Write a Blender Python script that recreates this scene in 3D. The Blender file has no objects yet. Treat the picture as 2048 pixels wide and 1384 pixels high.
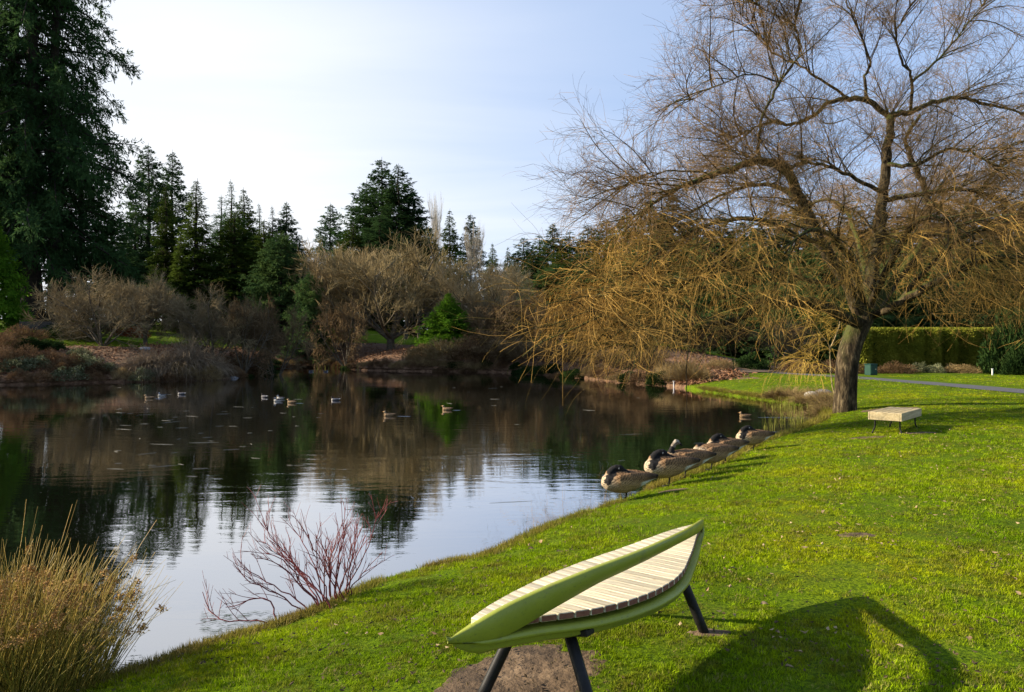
import bpy, bmesh, math, random
import numpy as np
from mathutils import Vector, Matrix

SC = bpy.context.scene
COL = SC.collection
R = math.radians
rng = np.random.default_rng(7)

# ------------------------------------------------------------------ camera
CAMZ, F = 2.1, 1450.0
cam_d = bpy.data.cameras.new('camera')
cam_d.sensor_width = 36.0
cam_d.lens = F / 2048 * 36
cam_d.clip_start = 0.05
cam_d.clip_end = 3000
cam = bpy.data.objects.new('camera', cam_d)
COL.objects.link(cam)
cam.location = (0, 0, CAMZ)
cam.rotation_euler = (R(90 - 0.237), 0, 0)
SC.camera = cam

# ------------------------------------------------------------------ sun and sky
SUN_EL = R(24.5)
sd_h = Vector((-0.995, 0.09, 0)).normalized()
to_sun = Vector((sd_h.x * math.cos(SUN_EL), sd_h.y * math.cos(SUN_EL), math.sin(SUN_EL)))
sun_d = bpy.data.lights.new('sun', 'SUN')
sun_d.energy = 5.0
sun_d.angle = R(0.55)
sun_d.color = (1.0, 0.87, 0.66)
sun = bpy.data.objects.new('sun', sun_d)
COL.objects.link(sun)
sun.rotation_euler = to_sun.to_track_quat('Z', 'Y').to_euler()

W = bpy.data.worlds.new('World')
SC.world = W
W.use_nodes = True
wn, wl = W.node_tree.nodes, W.node_tree.links
wn.clear()
w_out = wn.new('ShaderNodeOutputWorld')
w_bg = wn.new('ShaderNodeBackground')
w_bg.inputs['Strength'].default_value = 0.069
sky = wn.new('ShaderNodeTexSky')
sky.sky_type = 'NISHITA'
sky.sun_disc = False
sky.sun_elevation = SUN_EL
sky.sun_rotation = math.atan2(to_sun.x, to_sun.y)
sky.air_density = 1.0
sky.dust_density = 0.6
sky.ozone_density = 2.0
# thin high cloud: a veil of pale cloud, densest round the sun's side of the sky
tc = wn.new('ShaderNodeTexCoord')
def wmath(op, a, b=None, clamp=False):
    n = wn.new('ShaderNodeMath'); n.operation = op; n.use_clamp = clamp
    for i, v in enumerate((a, b)):
        if v is None: continue
        if isinstance(v, (int, float)): n.inputs[i].default_value = v
        else: wl.new(v, n.inputs[i])
    return n.outputs[0]
sep = wn.new('ShaderNodeSeparateXYZ'); wl.new(tc.outputs['Generated'], sep.inputs[0])
zc = wmath('MAXIMUM', sep.outputs[2], 0.06)
comb = wn.new('ShaderNodeCombineXYZ')
wl.new(wmath('DIVIDE', sep.outputs[0], zc), comb.inputs[0])
wl.new(wmath('DIVIDE', sep.outputs[1], zc), comb.inputs[1])
mp = wn.new('ShaderNodeMapping'); mp.inputs['Scale'].default_value = (0.22, 0.6, 1)
mp.inputs['Rotation'].default_value = (0, 0, R(28))
wl.new(comb.outputs[0], mp.inputs[0])
nz = wn.new('ShaderNodeTexNoise'); nz.inputs['Scale'].default_value = 1.0
nz.inputs['Detail'].default_value = 5; nz.inputs['Roughness'].default_value = 0.5
nz.inputs['Distortion'].default_value = 0.6
wl.new(mp.outputs[0], nz.inputs['Vector'])
def vdot(v):
    n = wn.new('ShaderNodeVectorMath'); n.operation = 'DOT_PRODUCT'
    wl.new(tc.outputs['Generated'], n.inputs[0]); n.inputs[1].default_value = Vector(v).normalized()
    return n.outputs['Value']
veil = wmath('POWER', wmath('MAXIMUM', vdot((-0.46, 1.0, 0.24)), 0.0), 9.0)
horiz = wmath('POWER', wmath('SUBTRACT', 1.0, wmath('ABSOLUTE', sep.outputs[2])), 9.0)
f = wmath('MULTIPLY', veil, 1.0)
f = wmath('ADD', f, wmath('MULTIPLY', horiz, 0.35))
f = wmath('ADD', f, wmath('MULTIPLY', wmath('SUBTRACT', nz.outputs['Fac'], 0.42), 0.85))
glow = wmath('MINIMUM', f, 1.0, True)
f = wmath('ADD', wmath('MULTIPLY', f, 0.4), 0.55)
f = wmath('MINIMUM', wmath('MAXIMUM', f, 0.0), 0.97)
mixw = wn.new('ShaderNodeMix'); mixw.data_type = 'RGBA'
wl.new(f, mixw.inputs['Factor'])
wl.new(sky.outputs[0], mixw.inputs[6])
cloud = wn.new('ShaderNodeMix'); cloud.data_type = 'RGBA'
wl.new(glow, cloud.inputs['Factor'])
cloud.inputs[6].default_value = (3.3, 4.5, 7.0, 1); cloud.inputs[7].default_value = (6.5, 6.7, 7.0, 1)
wl.new(cloud.outputs[2], mixw.inputs[7])
wl.new(mixw.outputs[2], w_bg.inputs['Color'])
wl.new(w_bg.outputs[0], w_out.inputs[0])

SC.view_settings.view_transform = 'Standard'
SC.view_settings.look = 'None'
SC.view_settings.exposure = 1.25
SC.view_settings.gamma = 1.0
SC.view_settings.use_curve_mapping = False
SC.render.engine = 'CYCLES'
SC.cycles.max_bounces = 6
SC.cycles.diffuse_bounces = 2
SC.cycles.glossy_bounces = 3
SC.cycles.transmission_bounces = 2
SC.cycles.transparent_max_bounces = 4
SC.cycles.caustics_reflective = False
SC.cycles.caustics_refractive = False
SC.cycles.use_denoising = True

# ------------------------------------------------------------------ helpers
def P(px, py, D):
    return np.array([(px - 1024) / F * D, D, CAMZ - (py - 686) / F * D])

def fract(a): return a - np.floor(a)
def _h(ix, iy, s): return fract(np.sin(ix * 12.9898 + iy * 78.233 + s * 37.719) * 43758.5453)
def vnoise(x, y, s=0.0):
    x = np.asarray(x, float); y = np.asarray(y, float)
    ix, iy = np.floor(x), np.floor(y); fx, fy = x - ix, y - iy
    fx = fx * fx * (3 - 2 * fx); fy = fy * fy * (3 - 2 * fy)
    a, b = _h(ix, iy, s), _h(ix + 1, iy, s); c, d = _h(ix, iy + 1, s), _h(ix + 1, iy + 1, s)
    return (a * (1 - fx) + b * fx) * (1 - fy) + (c * (1 - fx) + d * fx) * fy
def fbm(x, y, s=0.0, o=4):
    t, a, n = 0, 0.5, 0
    for i in range(o):
        t = t + a * vnoise(x * 2 ** i, y * 2 ** i, s + i * 3.1); n += a; a *= 0.5
    return t / n
def sstep(a, b, x):
    t = np.clip((x - a) / (b - a), 0, 1)
    return t * t * (3 - 2 * t)
def norm(v): return v / np.maximum(np.linalg.norm(v, axis=-1, keepdims=True), 1e-9)

def mk_mesh(name, verts, faces, mats=(), smooth=False, midx=None, col=None):
    """faces: list of int arrays (n,3) / (n,4)"""
    me = bpy.data.meshes.new(name)
    verts = np.asarray(verts, np.float32).reshape(-1, 3)
    faces = [np.asarray(f, np.int32) for f in faces if len(f)]
    me.vertices.add(len(verts)); me.vertices.foreach_set('co', verts.ravel())
    li = np.concatenate([f.ravel() for f in faces])
    tot = np.concatenate([np.full(len(f), f.shape[1], np.int32) for f in faces])
    st = np.concatenate([[0], np.cumsum(tot)[:-1]]).astype(np.int32)
    me.loops.add(len(li)); me.loops.foreach_set('vertex_index', li)
    me.polygons.add(len(tot)); me.polygons.foreach_set('loop_start', st)
    me.polygons.foreach_set('loop_total', tot)
    if midx is not None: me.polygons.foreach_set('material_index', np.asarray(midx, np.int32))
    me.polygons.foreach_set('use_smooth', np.full(len(tot), smooth))
    for m in mats: me.materials.append(m)
    if col is not None:
        a = me.color_attributes.new('col', 'FLOAT_COLOR', 'POINT')
        c = np.ones((len(verts), 4), np.float32); c[:, :3] = col
        a.data.foreach_set('color', c.ravel())
    me.update(calc_edges=True)
    return me

def link(name, me, parent=None, loc=None, kind=None):
    o = bpy.data.objects.new(name, me); COL.objects.link(o)
    if parent is not None: o.parent = parent
    if loc is not None: o.location = loc
    if kind: o['kind'] = kind
    return o
def tag(o, label, cat, group=None):
    o['label'] = label; o['category'] = cat
    if group: o['group'] = group
    return o
def thing(name, label, cat, loc=(0, 0, 0), rz=0.0, group=None, scale=None):
    o = bpy.data.objects.new(name, None); COL.objects.link(o)
    o.empty_display_size = 0.2
    o.location = loc; o.rotation_euler = (0, 0, rz)
    if scale is not None: o.scale = scale
    return tag(o, label, cat, group)

class Batch:
    def __init__(s): s.v, s.f, s.n, s.m = [], [], 0, []
    def add(s, v, faces, mi=0):
        v = np.asarray(v, float).reshape(-1, 3)
        for f in faces:
            if len(f):
                s.f.append(np.asarray(f) + s.n); s.m.append(np.full(len(f), mi))
        s.v.append(v); s.n += len(v); return s
    def mesh(s, name, mats, smooth=False, col=None):
        return mk_mesh(name, np.concatenate(s.v), s.f, mats, smooth, np.concatenate(s.m), col)

def tubes(paths, radii, sides=3, cap=False):
    paths = np.asarray(paths, float); n, k, _ = paths.shape
    radii = np.broadcast_to(np.asarray(radii, float), (n, k))
    tg = norm(np.gradient(paths, axis=1))
    mt = np.abs(tg.mean(axis=1)); ref = np.zeros((n, 3)); ref[np.arange(n), mt.argmin(axis=1)] = 1
    u = norm(np.cross(tg, ref[:, None, :])); v = np.cross(tg, u)
    a = np.arange(sides) / sides * 2 * np.pi
    ring = u[:, :, None, :] * np.cos(a)[None, None, :, None] + v[:, :, None, :] * np.sin(a)[None, None, :, None]
    V = paths[:, :, None, :] + ring * radii[:, :, None, None]
    idx = np.arange(n * k * sides).reshape(n, k, sides); nx = np.roll(idx, -1, axis=2)
    q = np.stack([idx[:, :-1], nx[:, :-1], nx[:, 1:], idx[:, 1:]], axis=-1).reshape(-1, 4)
    V = V.reshape(-1, 3); fs = [q]
    if cap:
        c0 = len(V); V = np.concatenate([V, paths[:, 0], paths[:, -1]])
        ci = np.arange(n)
        t0 = np.stack([nx[:, 0], idx[:, 0], np.broadcast_to((c0 + ci)[:, None], (n, sides))], -1).reshape(-1, 3)
        t1 = np.stack([idx[:, -1], nx[:, -1], np.broadcast_to((c0 + n + ci)[:, None], (n, sides))], -1).reshape(-1, 3)
        fs += [t0, t1]
    return V, fs

def strands(p0, d0, L, k, droop=0.0, wig=0.1, rg=rng):
    p0 = np.asarray(p0, float); n = len(p0); d = norm(np.asarray(d0, float).copy())
    L = np.broadcast_to(np.asarray(L, float), (n,)); droop = np.broadcast_to(np.asarray(droop, float), (n,))
    out = np.zeros((n, k, 3)); out[:, 0] = p0; p = p0.copy()
    cv = rg.normal(0, wig * 0.8, (n, 3))
    for i in range(1, k):
        cv = 0.65 * cv + rg.normal(0, wig * 0.6, (n, 3))
        d = d + cv; d[:, 2] -= droop / (k - 1)
        d = norm(d); p = p + d * (L / (k - 1))[:, None]; out[:, i] = p
    return out

def spawn(paths, counts, tmin=0.2, tmax=1.0, ang=50, bias=(0, 0, 0), rg=rng, tpow=1.0):
    paths = np.asarray(paths, float); n, k, _ = paths.shape
    idx = np.repeat(np.arange(n), counts); m = len(idx)
    t = tmin + (tmax - tmin) * rg.random(m) ** tpow
    s = np.minimum(t * (k - 1), k - 1.001); i = s.astype(int); fr = (s - i)[:, None]
    a, b = paths[idx, i], paths[idx, i + 1]
    p = a * (1 - fr) + b * fr; tg = norm(b - a)
    r = norm(np.cross(tg, rg.normal(0, 1, (m, 3))))
    A = R(ang) * (0.65 + 0.7 * rg.random(m))[:, None]
    d = norm(tg * np.cos(A) + r * np.sin(A) + np.asarray(bias)[None, :])
    return p, d, t, idx

def catmull(pts, per=8):
    pts = [np.array(p, float) for p in pts]; out = []
    q = [2 * pts[0] - pts[1]] + pts + [2 * pts[-1] - pts[-2]]
    for i in range(1, len(q) - 2):
        for j in range(per):
            t = j / per; a, b, c, d = q[i - 1], q[i], q[i + 1], q[i + 2]
            out.append(0.5 * ((2 * b) + (-a + c) * t + (2 * a - 5 * b + 4 * c - d) * t * t + (-a + 3 * b - 3 * c + d) * t ** 3))
    out.append(pts[-1]); return np.array(out)

def resample(c, k):
    s = np.concatenate([[0], np.cumsum(np.linalg.norm(np.diff(c, axis=0), axis=1))]); q = np.linspace(0, s[-1], k)
    return np.stack([np.interp(q, s, c[:, j]) for j in range(3)], 1), s[-1]

def kites(p, d, L, w, up=0.6, fold=0.25, rg=rng):
    """leaf-sized folded quads"""
    n = len(p); d = norm(d)
    nrm = rg.normal(0, 0.6, (n, 3)); nrm[:, 2] += up
    side = norm(np.cross(d, nrm)); nn = np.cross(side, d)
    L = np.broadcast_to(L, (n,))[:, None]; w = np.broadcast_to(w, (n,))[:, None]
    a = p; mid = p + d * L * 0.45
    l = mid + side * w * 0.5 - nn * w * fold; r = mid - side * w * 0.5 - nn * w * fold; t = p + d * L
    V = np.stack([a, r, t, l], 1).reshape(-1, 3); i = np.arange(n)[:, None] * 4
    tri = np.concatenate([np.concatenate([i, i + 1, i + 2], 1), np.concatenate([i, i + 2, i + 3], 1)])
    return V, [tri]

# ------------------------------------------------------------------ materials
def new_mat(name):
    m = bpy.data.materials.new(name); m.use_nodes = True
    nt = m.node_tree; nt.nodes.clear()
    out = nt.nodes.new('ShaderNodeOutputMaterial')
    return m, nt, out
def nd(nt, t, **kw):
    n = nt.nodes.new(t)
    for k, v in kw.items(): setattr(n, k, v)
    return n
def mixc(nt, fac, a, b, blend='MIX'):
    n = nd(nt, 'ShaderNodeMix', data_type='RGBA', blend_type=blend)
    for s, v in ((n.inputs['Factor'], fac), (n.inputs[6], a), (n.inputs[7], b)):
        if isinstance(v, (int, float)): s.default_value = v
        elif isinstance(v, tuple): s.default_value = (*v, 1) if len(v) == 3 else v
        else: nt.links.new(v, s)
    return n.outputs[2]
def noise(nt, scale, detail=4, rough=0.55, vec=None, mapping=None, dist=0.0):
    n = nd(nt, 'ShaderNodeTexNoise'); n.inputs['Scale'].default_value = scale
    n.inputs['Detail'].default_value = detail; n.inputs['Roughness'].default_value = rough
    n.inputs['Distortion'].default_value = dist
    if vec is None:
        g = nd(nt, 'ShaderNodeNewGeometry'); vec = g.outputs['Position']
    if mapping:
        mpn = nd(nt, 'ShaderNodeMapping'); mpn.inputs['Scale'].default_value = mapping
        nt.links.new(vec, mpn.inputs[0]); vec = mpn.outputs[0]
    nt.links.new(vec, n.inputs['Vector']); return n.outputs['Fac']
def ramp(nt, fac, stops):
    r = nd(nt, 'ShaderNodeValToRGB'); e = r.color_ramp.elements
    while len(e) < len(stops): e.new(0.5)
    for el, (p, c) in zip(e, stops): el.position = p; el.color = (*c, 1) if len(c) == 3 else c
    nt.links.new(fac, r.inputs[0]); return r.outputs[0]
def principled(nt, out, color, rough=0.8, bump=None, bstr=0.3, bdist=0.02, spec=0.3, metallic=0.0):
    b = nd(nt, 'ShaderNodeBsdfPrincipled')
    if isinstance(color, tuple): b.inputs['Base Color'].default_value = (*color, 1)
    else: nt.links.new(color, b.inputs['Base Color'])
    if isinstance(rough, (int, float)): b.inputs['Roughness'].default_value = rough
    else: nt.links.new(rough, b.inputs['Roughness'])
    b.inputs['Specular IOR Level'].default_value = spec; b.inputs['Metallic'].default_value = metallic
    if bump is not None:
        bp = nd(nt, 'ShaderNodeBump'); bp.inputs['Strength'].default_value = bstr; bp.inputs['Distance'].default_value = bdist
        nt.links.new(bump, bp.inputs['Height']); nt.links.new(bp.outputs[0], b.inputs['Normal'])
    if out is not None: nt.links.new(b.outputs[0], out.inputs[0])
    return b
def mat_rough(name, c1, c2, scale, rough=0.85, bump=0.4, bdist=0.02, c3=None, spec=0.25, mapping=None):
    m, nt, out = new_mat(name)
    n1 = noise(nt, scale, 5, 0.6, mapping=mapping)
    c = ramp(nt, n1, [(0.3, c1), (0.7, c2)] if c3 is None else [(0.3, c1), (0.52, c2), (0.75, c3)])
    principled(nt, out, c, rough, noise(nt, scale * 3, 5, 0.6, mapping=mapping), bump, bdist, spec)
    return m
def mat_leaf(name, c1, c2, scale=0.5, transl=0.25, vary=0.35, rough=0.6, c3=None):
    """foliage: clumps of two greens, varied plant by plant, light shining through the leaves"""
    m, nt, out = new_mat(name)
    c = ramp(nt, noise(nt, scale, 3, 0.6), [(0.33, c1), (0.66, c2)] if c3 is None else [(0.3, c1), (0.5, c2), (0.72, c3)])
    oi = nd(nt, 'ShaderNodeObjectInfo')
    mr = nd(nt, 'ShaderNodeMapRange'); mr.inputs[3].default_value = 1 - vary; mr.inputs[4].default_value = 1 + vary
    nt.links.new(oi.outputs['Random'], mr.inputs[0])
    hs = nd(nt, 'ShaderNodeHueSaturation'); nt.links.new(c, hs.inputs['Color']); nt.links.new(mr.outputs[0], hs.inputs['Value'])
    b = principled(nt, None, hs.outputs[0], 0.9, spec=0.03)
    t = nd(nt, 'ShaderNodeBsdfTranslucent'); nt.links.new(hs.outputs[0], t.inputs[0])
    mx = nd(nt, 'ShaderNodeMixShader'); mx.inputs[0].default_value = transl
    nt.links.new(b.outputs[0], mx.inputs[1]); nt.links.new(t.outputs[0], mx.inputs[2]); nt.links.new(mx.outputs[0], out.inputs[0])
    return m

M = {}
# lawn soil/turf under the blades
m, nt, out = new_mat('turf')
big = noise(nt, 0.55, 4, 0.6); mid = noise(nt, 3.0, 5, 0.65); fine = noise(nt, 45, 4, 0.7)
c = ramp(nt, big, [(0.32, (0.080, 0.135, 0.004)), (0.5, (0.125, 0.190, 0.005)), (0.68, (0.185, 0.225, 0.007))])
c = mixc(nt, ramp(nt, mid, [(0.44, (0, 0, 0)), (0.72, (0.75, 0.75, 0.75))]), c, (0.095, 0.100, 0.018))
c = mixc(nt, ramp(nt, fine, [(0.40, (0.85, 0.85, 0.85)), (0.60, (0, 0, 0))]), c, (0.028, 0.055, 0.006))
principled(nt, out, c, 0.95, fine, 0.9, 0.02, 0.02)
M['turf'] = m
M['mulch'] = mat_rough('bark_mulch', (0.070, 0.038, 0.021), (0.155, 0.086, 0.047), 6.0, 0.95, 0.9, 0.06, (0.25, 0.16, 0.09))
M['litter'] = mat_rough('leaf_litter', (0.10, 0.045, 0.022), (0.23, 0.11, 0.052), 4.0, 0.9, 0.2, 0.01, (0.36, 0.21, 0.11))
M['dirt'] = mat_rough('trodden_soil', (0.040, 0.026, 0.015), (0.115, 0.076, 0.044), 6.0, 0.85, 1.0, 0.03, (0.21, 0.145, 0.088))  # real bare soil; also the painted shade of the right-hand bed
M['asphalt'] = mat_rough('path_asphalt', (0.060, 0.060, 0.064), (0.095, 0.095, 0.10), 12, 0.9, 0.3, 0.004)
M['needle_dark'] = mat_leaf('fir_needles', (0.022, 0.052, 0.018), (0.052, 0.098, 0.030), 0.45, 0.35, 0.25)
M['needle_green'] = mat_leaf('spruce_needles', (0.032, 0.062, 0.010), (0.090, 0.130, 0.020), 0.6, 0.35, 0.25)
M['needle_blue'] = mat_leaf('blue_green_needles', (0.036, 0.078, 0.028), (0.090, 0.145, 0.040), 0.7, 0.35, 0.15)
M['needle_bright'] = mat_leaf('bright_cypress_leaves', (0.050, 0.130, 0.010), (0.120, 0.230, 0.018), 1.5, 0.4, 0.12)
M['hedge_leaf'] = mat_leaf('hedge_leaves', (0.14, 0.16, 0.018), (0.30, 0.30, 0.040), 1.2, 0.25, 0.1)
M['shrub_leaf'] = mat_leaf('evergreen_shrub_leaves', (0.014, 0.032, 0.009), (0.034, 0.060, 0.014), 1.5, 0.2, 0.3)
M['shrub_pale'] = mat_leaf('variegated_leaves', (0.05, 0.065, 0.025), (0.13, 0.14, 0.07), 5.0, 0.2, 0.2, c3=(0.34, 0.33, 0.20))
M['brush'] = mat_leaf('russet_brush', (0.085, 0.048, 0.026), (0.20, 0.125, 0.060), 2.0, 0.1, 0.3)
M['dry'] = mat_leaf('dry_grass', (0.17, 0.115, 0.05), (0.34, 0.25, 0.115), 3.0, 0.2, 0.2)
M['sedge'] = mat_leaf('faded_sedge', (0.13, 0.095, 0.06), (0.28, 0.215, 0.14), 2.5, 0.2, 0.25)
M['reed_green'] = mat_leaf('green_reed', (0.13, 0.155, 0.022), (0.26, 0.25, 0.06), 4.0, 0.25, 0.1)
m, nt, out = new_mat('rush_stems')
c = ramp(nt, noise(nt, 6, 3, 0.6, mapping=(3, 3, 0.6)), [(0.3, (0.065, 0.090, 0.010)), (0.5, (0.22, 0.185, 0.025)), (0.70, (0.52, 0.35, 0.08))])
tcn = nd(nt, 'ShaderNodeTexCoord'); sxz = nd(nt, 'ShaderNodeSeparateXYZ'); nt.links.new(tcn.outputs['Object'], sxz.inputs[0])
c = mixc(nt, ramp(nt, sxz.outputs[2], [(0.25, (0, 0, 0)), (1.0, (0.7, 0.7, 0.7))]), c, (0.52, 0.34, 0.07))
b = principled(nt, None, c, 0.5, spec=0.3); t = nd(nt, 'ShaderNodeBsdfTranslucent'); nt.links.new(c, t.inputs[0])
mx = nd(nt, 'ShaderNodeMixShader'); mx.inputs[0].default_value = 0.2; nt.links.new(b.outputs[0], mx.inputs[1]); nt.links.new(t.outputs[0], mx.inputs[2]); nt.links.new(mx.outputs[0], out.inputs[0])
M['rush'] = m
M['seed'] = mat_rough('rush_seed_heads', (0.22, 0.115, 0.035), (0.48, 0.28, 0.09), 60, 0.9, 0.3, 0.003)
M['bark_dark'] = mat_rough('conifer_bark', (0.016, 0.012, 0.009), (0.045, 0.033, 0.024), 5, 0.95, 0.8, 0.05)
M['bark_grey'] = mat_rough('shrub_bark', (0.060, 0.048, 0.034), (0.15, 0.125, 0.085), 6, 0.9, 0.4, 0.02)
M['twig_grey'] = mat_leaf('grey_twigs', (0.13, 0.10, 0.055), (0.24, 0.185, 0.10), 0.9, 0.0, 0.25)
M['twig_tan'] = mat_leaf('tan_twigs', (0.24, 0.18, 0.085), (0.44, 0.34, 0.19), 0.7, 0.0, 0.15)
M['twig_brown'] = mat_leaf('brown_twigs', (0.15, 0.115, 0.055), (0.30, 0.23, 0.115), 0.5, 0.0, 0.15)
M['twig_russet'] = mat_leaf('russet_twigs', (0.080, 0.054, 0.028), (0.17, 0.115, 0.058), 0.9, 0.0, 0.25)
M['twig_birch'] = mat_leaf('birch_twigs', (0.22, 0.19, 0.16), (0.36, 0.33, 0.28), 0.9, 0.0, 0.1)
m, nt, out = new_mat('willow_bark')
g = nd(nt, 'ShaderNodeNewGeometry')
nb = noise(nt, 7, 6, 0.65, mapping=(1.6, 1.6, 0.45))
c = ramp(nt, nb, [(0.36, (0.012, 0.009, 0.006)), (0.52, (0.055, 0.040, 0.022)), (0.68, (0.17, 0.13, 0.075))])
sx = nd(nt, 'ShaderNodeSeparateXYZ'); nt.links.new(g.outputs['Normal'], sx.inputs[0])
mo = nd(nt, 'ShaderNodeMath', operation='MULTIPLY'); nt.links.new(noise(nt, 2.2, 4, 0.6), mo.inputs[0])
mz = nd(nt, 'ShaderNodeMapRange'); nt.links.new(sx.outputs[2], mz.inputs[0]); mz.inputs[1].default_value = -0.1; mz.inputs[2].default_value = 0.8
nt.links.new(mz.outputs[0], mo.inputs[1])
c = mixc(nt, ramp(nt, mo.outputs[0], [(0.15, (0, 0, 0)), (0.36, (1, 1, 1))]), c, (0.060, 0.070, 0.016))
principled(nt, out, c, 0.95, nb, 1.0, 0.09, 0.15)
M['bark_willow'] = m
M['twig_willow'] = mat_leaf('willow_twigs', (0.20, 0.12, 0.038), (0.54, 0.33, 0.085), 2.2, 0.0, 0.0)
M['twig_willow_top'] = mat_leaf('upper_willow_twigs', (0.13, 0.080, 0.036), (0.28, 0.175, 0.070), 1.2, 0.0, 0.0)
M['twig_yellow'] = mat_leaf('yellow_twigs', (0.32, 0.21, 0.04), (0.48, 0.33, 0.08), 3, 0.0, 0.0)
M['dogwood'] = mat_rough('red_dogwood_bark', (0.075, 0.012, 0.014), (0.17, 0.028, 0.030), 9, 0.5, 0.2, 0.002, (0.13, 0.045, 0.038))
M['crumb'] = mat_rough('rotten_leaf_crumbs', (0.035, 0.025, 0.012), (0.10, 0.068, 0.034), 9, 0.9, 0.2, 0.003)
M['straw'] = mat_rough('pale_straw', (0.22, 0.21, 0.17), (0.42, 0.40, 0.34), 3, 0.6, 0.1, 0.002)
M['stone'] = mat_rough('boulder_stone', (0.20, 0.18, 0.15), (0.42, 0.40, 0.35), 5, 0.9, 0.5, 0.03)
M['stone_grey'] = mat_rough('grey_stone', (0.12, 0.12, 0.125), (0.30, 0.30, 0.31), 5, 0.9, 0.5, 0.03)

# ------------------------------------------------------------------ pond outline and terrain
near_edge = [(-14, 1.5), (-7, 2.6), (-4.2, 3.2), (-3.1, 3.55), (-2.34, 4.36), (-2.06, 4.72), (-1.70, 5.1), (-1.44, 5.45), (-1.14, 6.03),
             (-0.65, 6.51), (-0.30, 6.75), (0.19, 7.56), (0.66, 8.22), (1.28, 9.0), (1.93, 10.0), (2.68, 10.95), (3.6, 12.3),
             (4.77, 14.2), (5.75, 15.5), (6.6, 16.7), (7.5, 18.0), (8.3, 19.4), (9.0, 21.0), (9.5, 22.6), (9.9, 24.2), (9.5, 25.6),
             (8.95, 28.0), (8.55, 30.2), (8.2, 32.2)]
far_edge = [(8.2, 32.2), (7.7, 34.6), (6.0, 38.5), (3.8, 44), (-0.85, 51.6), (-8.4, 54), (-12.5, 57), (-14.5, 62), (-19.2, 62.5), (-19.6, 56), (-17.6, 49),
            (-16.8, 41.5), (-21.9, 38.5), (-25.6, 36), (-36, 33), (-50, 28)]
rest = [(-62, 12), (-50, -6), (-26, -3)]
ne = catmull(near_edge, 6); fe = catmull(far_edge, 6)
SHORE = np.concatenate([ne[:-1], fe[:-1], catmull([far_edge[-1]] + rest + [near_edge[0]], 6)[:-1]])

def pond_sd(x, y):
    """>0 on land: distance to the pond's edge"""
    x = np.asarray(x, float).ravel(); y = np.asarray(y, float).ravel()
    A = SHORE; B = np.roll(SHORE, -1, axis=0); out = np.empty(len(x))
    for s in range(0, len(x), 20000):
        px, py = x[s:s + 20000, None], y[s:s + 20000, None]
        ab = B - A; t = ((px - A[:, 0]) * ab[:, 0] + (py - A[:, 1]) * ab[:, 1]) / (ab ** 2).sum(1)
        t = np.clip(t, 0, 1)
        d = np.sqrt((px - A[:, 0] - t * ab[:, 0]) ** 2 + (py - A[:, 1] - t * ab[:, 1]) ** 2).min(1)
        cr = ((A[:, 1] > py) != (B[:, 1] > py)) & (px < (B[:, 0] - A[:, 0]) * (py - A[:, 1]) / np.where(np.abs(B[:, 1] - A[:, 1]) < 1e-9, 1e-9, B[:, 1] - A[:, 1]) + A[:, 0])
        out[s:s + 20000] = np.where(cr.sum(1) % 2 == 1, -d, d)
    return out

def height_d(x, y, d):
    x = np.asarray(x, float); y = np.asarray(y, float)
    w = sstep(33, 46, y + np.maximum(0, -x) * 0.25) * (1 - sstep(6, 17, x - (y - 40) * 0.25))
    dl = np.maximum(d, 0)
    near = 0.11 + 0.37 * (1 - np.exp(-dl / 1.4)) + 0.05 * (fbm(x * 0.35, y * 0.35, 2.0, 3) - 0.5) * np.minimum(dl, 1)
    far = 0.10 + 0.25 * (1 - np.exp(-dl / 0.8)) + 2.0 * (1 - np.exp(-dl / 5.5)) + 0.05 * np.minimum(dl, 60) * sstep(-8, -22, x) + 0.25 * (fbm(x * 0.2, y * 0.2, 5.0, 3) - 0.5) * np.minimum(dl / 3, 1)
    land = near * (1 - w) + far * w
    return np.where(d > 0, land, -0.10 - 0.7 * (1 - np.exp(np.minimum(d, 0) / 0.8)))
def gz(x, y):
    x = np.atleast_1d(np.asarray(x, float)); y = np.atleast_1d(np.asarray(y, float))
    return height_d(x, y, pond_sd(x, y))
def g1(x, y): return float(gz(x, y)[0])

def axis(parts):
    out = []
    for a, b, s in parts: out.append(np.arange(a, b, s))
    return np.concatenate(out + [[parts[-1][1]]])
gx = axis([(-900, -160, 60), (-160, -60, 8), (-60, -30, 2.0), (-30, -6, 0.6), (-6, -3, 0.12), (-3, 6, 0.06), (6, 11, 0.12), (11, 20, 0.3), (20, 60, 1.6), (60, 160, 8), (160, 900, 60)])
gy = axis([(-300, -40, 40), (-40, 0, 4), (0, 3, 0.3), (3, 9, 0.06), (9, 17, 0.09), (17, 33, 0.16), (33, 64, 0.5), (64, 100, 2.0), (100, 260, 10), (260, 1400, 100)])
GX, GY = np.meshgrid(gx, gy); x, y = GX.ravel(), GY.ravel()
d = pond_sd(x, y)
z = height_d(x, y, d) + np.where((d > 0.05) & (y < 30), 0.012 * (fbm(x * 5, y * 5, 9.0, 3) - 0.5), 0)
nx_, ny_ = len(gx), len(gy); idx = np.arange(nx_ * ny_).reshape(ny_, nx_)
quads = np.stack([idx[:-1, :-1], idx[:-1, 1:], idx[1:, 1:], idx[1:, :-1]], -1).reshape(-1, 4)
fc = quads[:, 0]
soil = ((y[fc] > 33) & (d[fc] < 3.5) & (d[fc] > -3)) | (d[fc] < -0.4)
link('lawn', mk_mesh('lawn', np.stack([x, y, z], 1), [quads], [M['turf'], M['mulch']], True, soil.astype(np.int32)), kind='structure')

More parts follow.
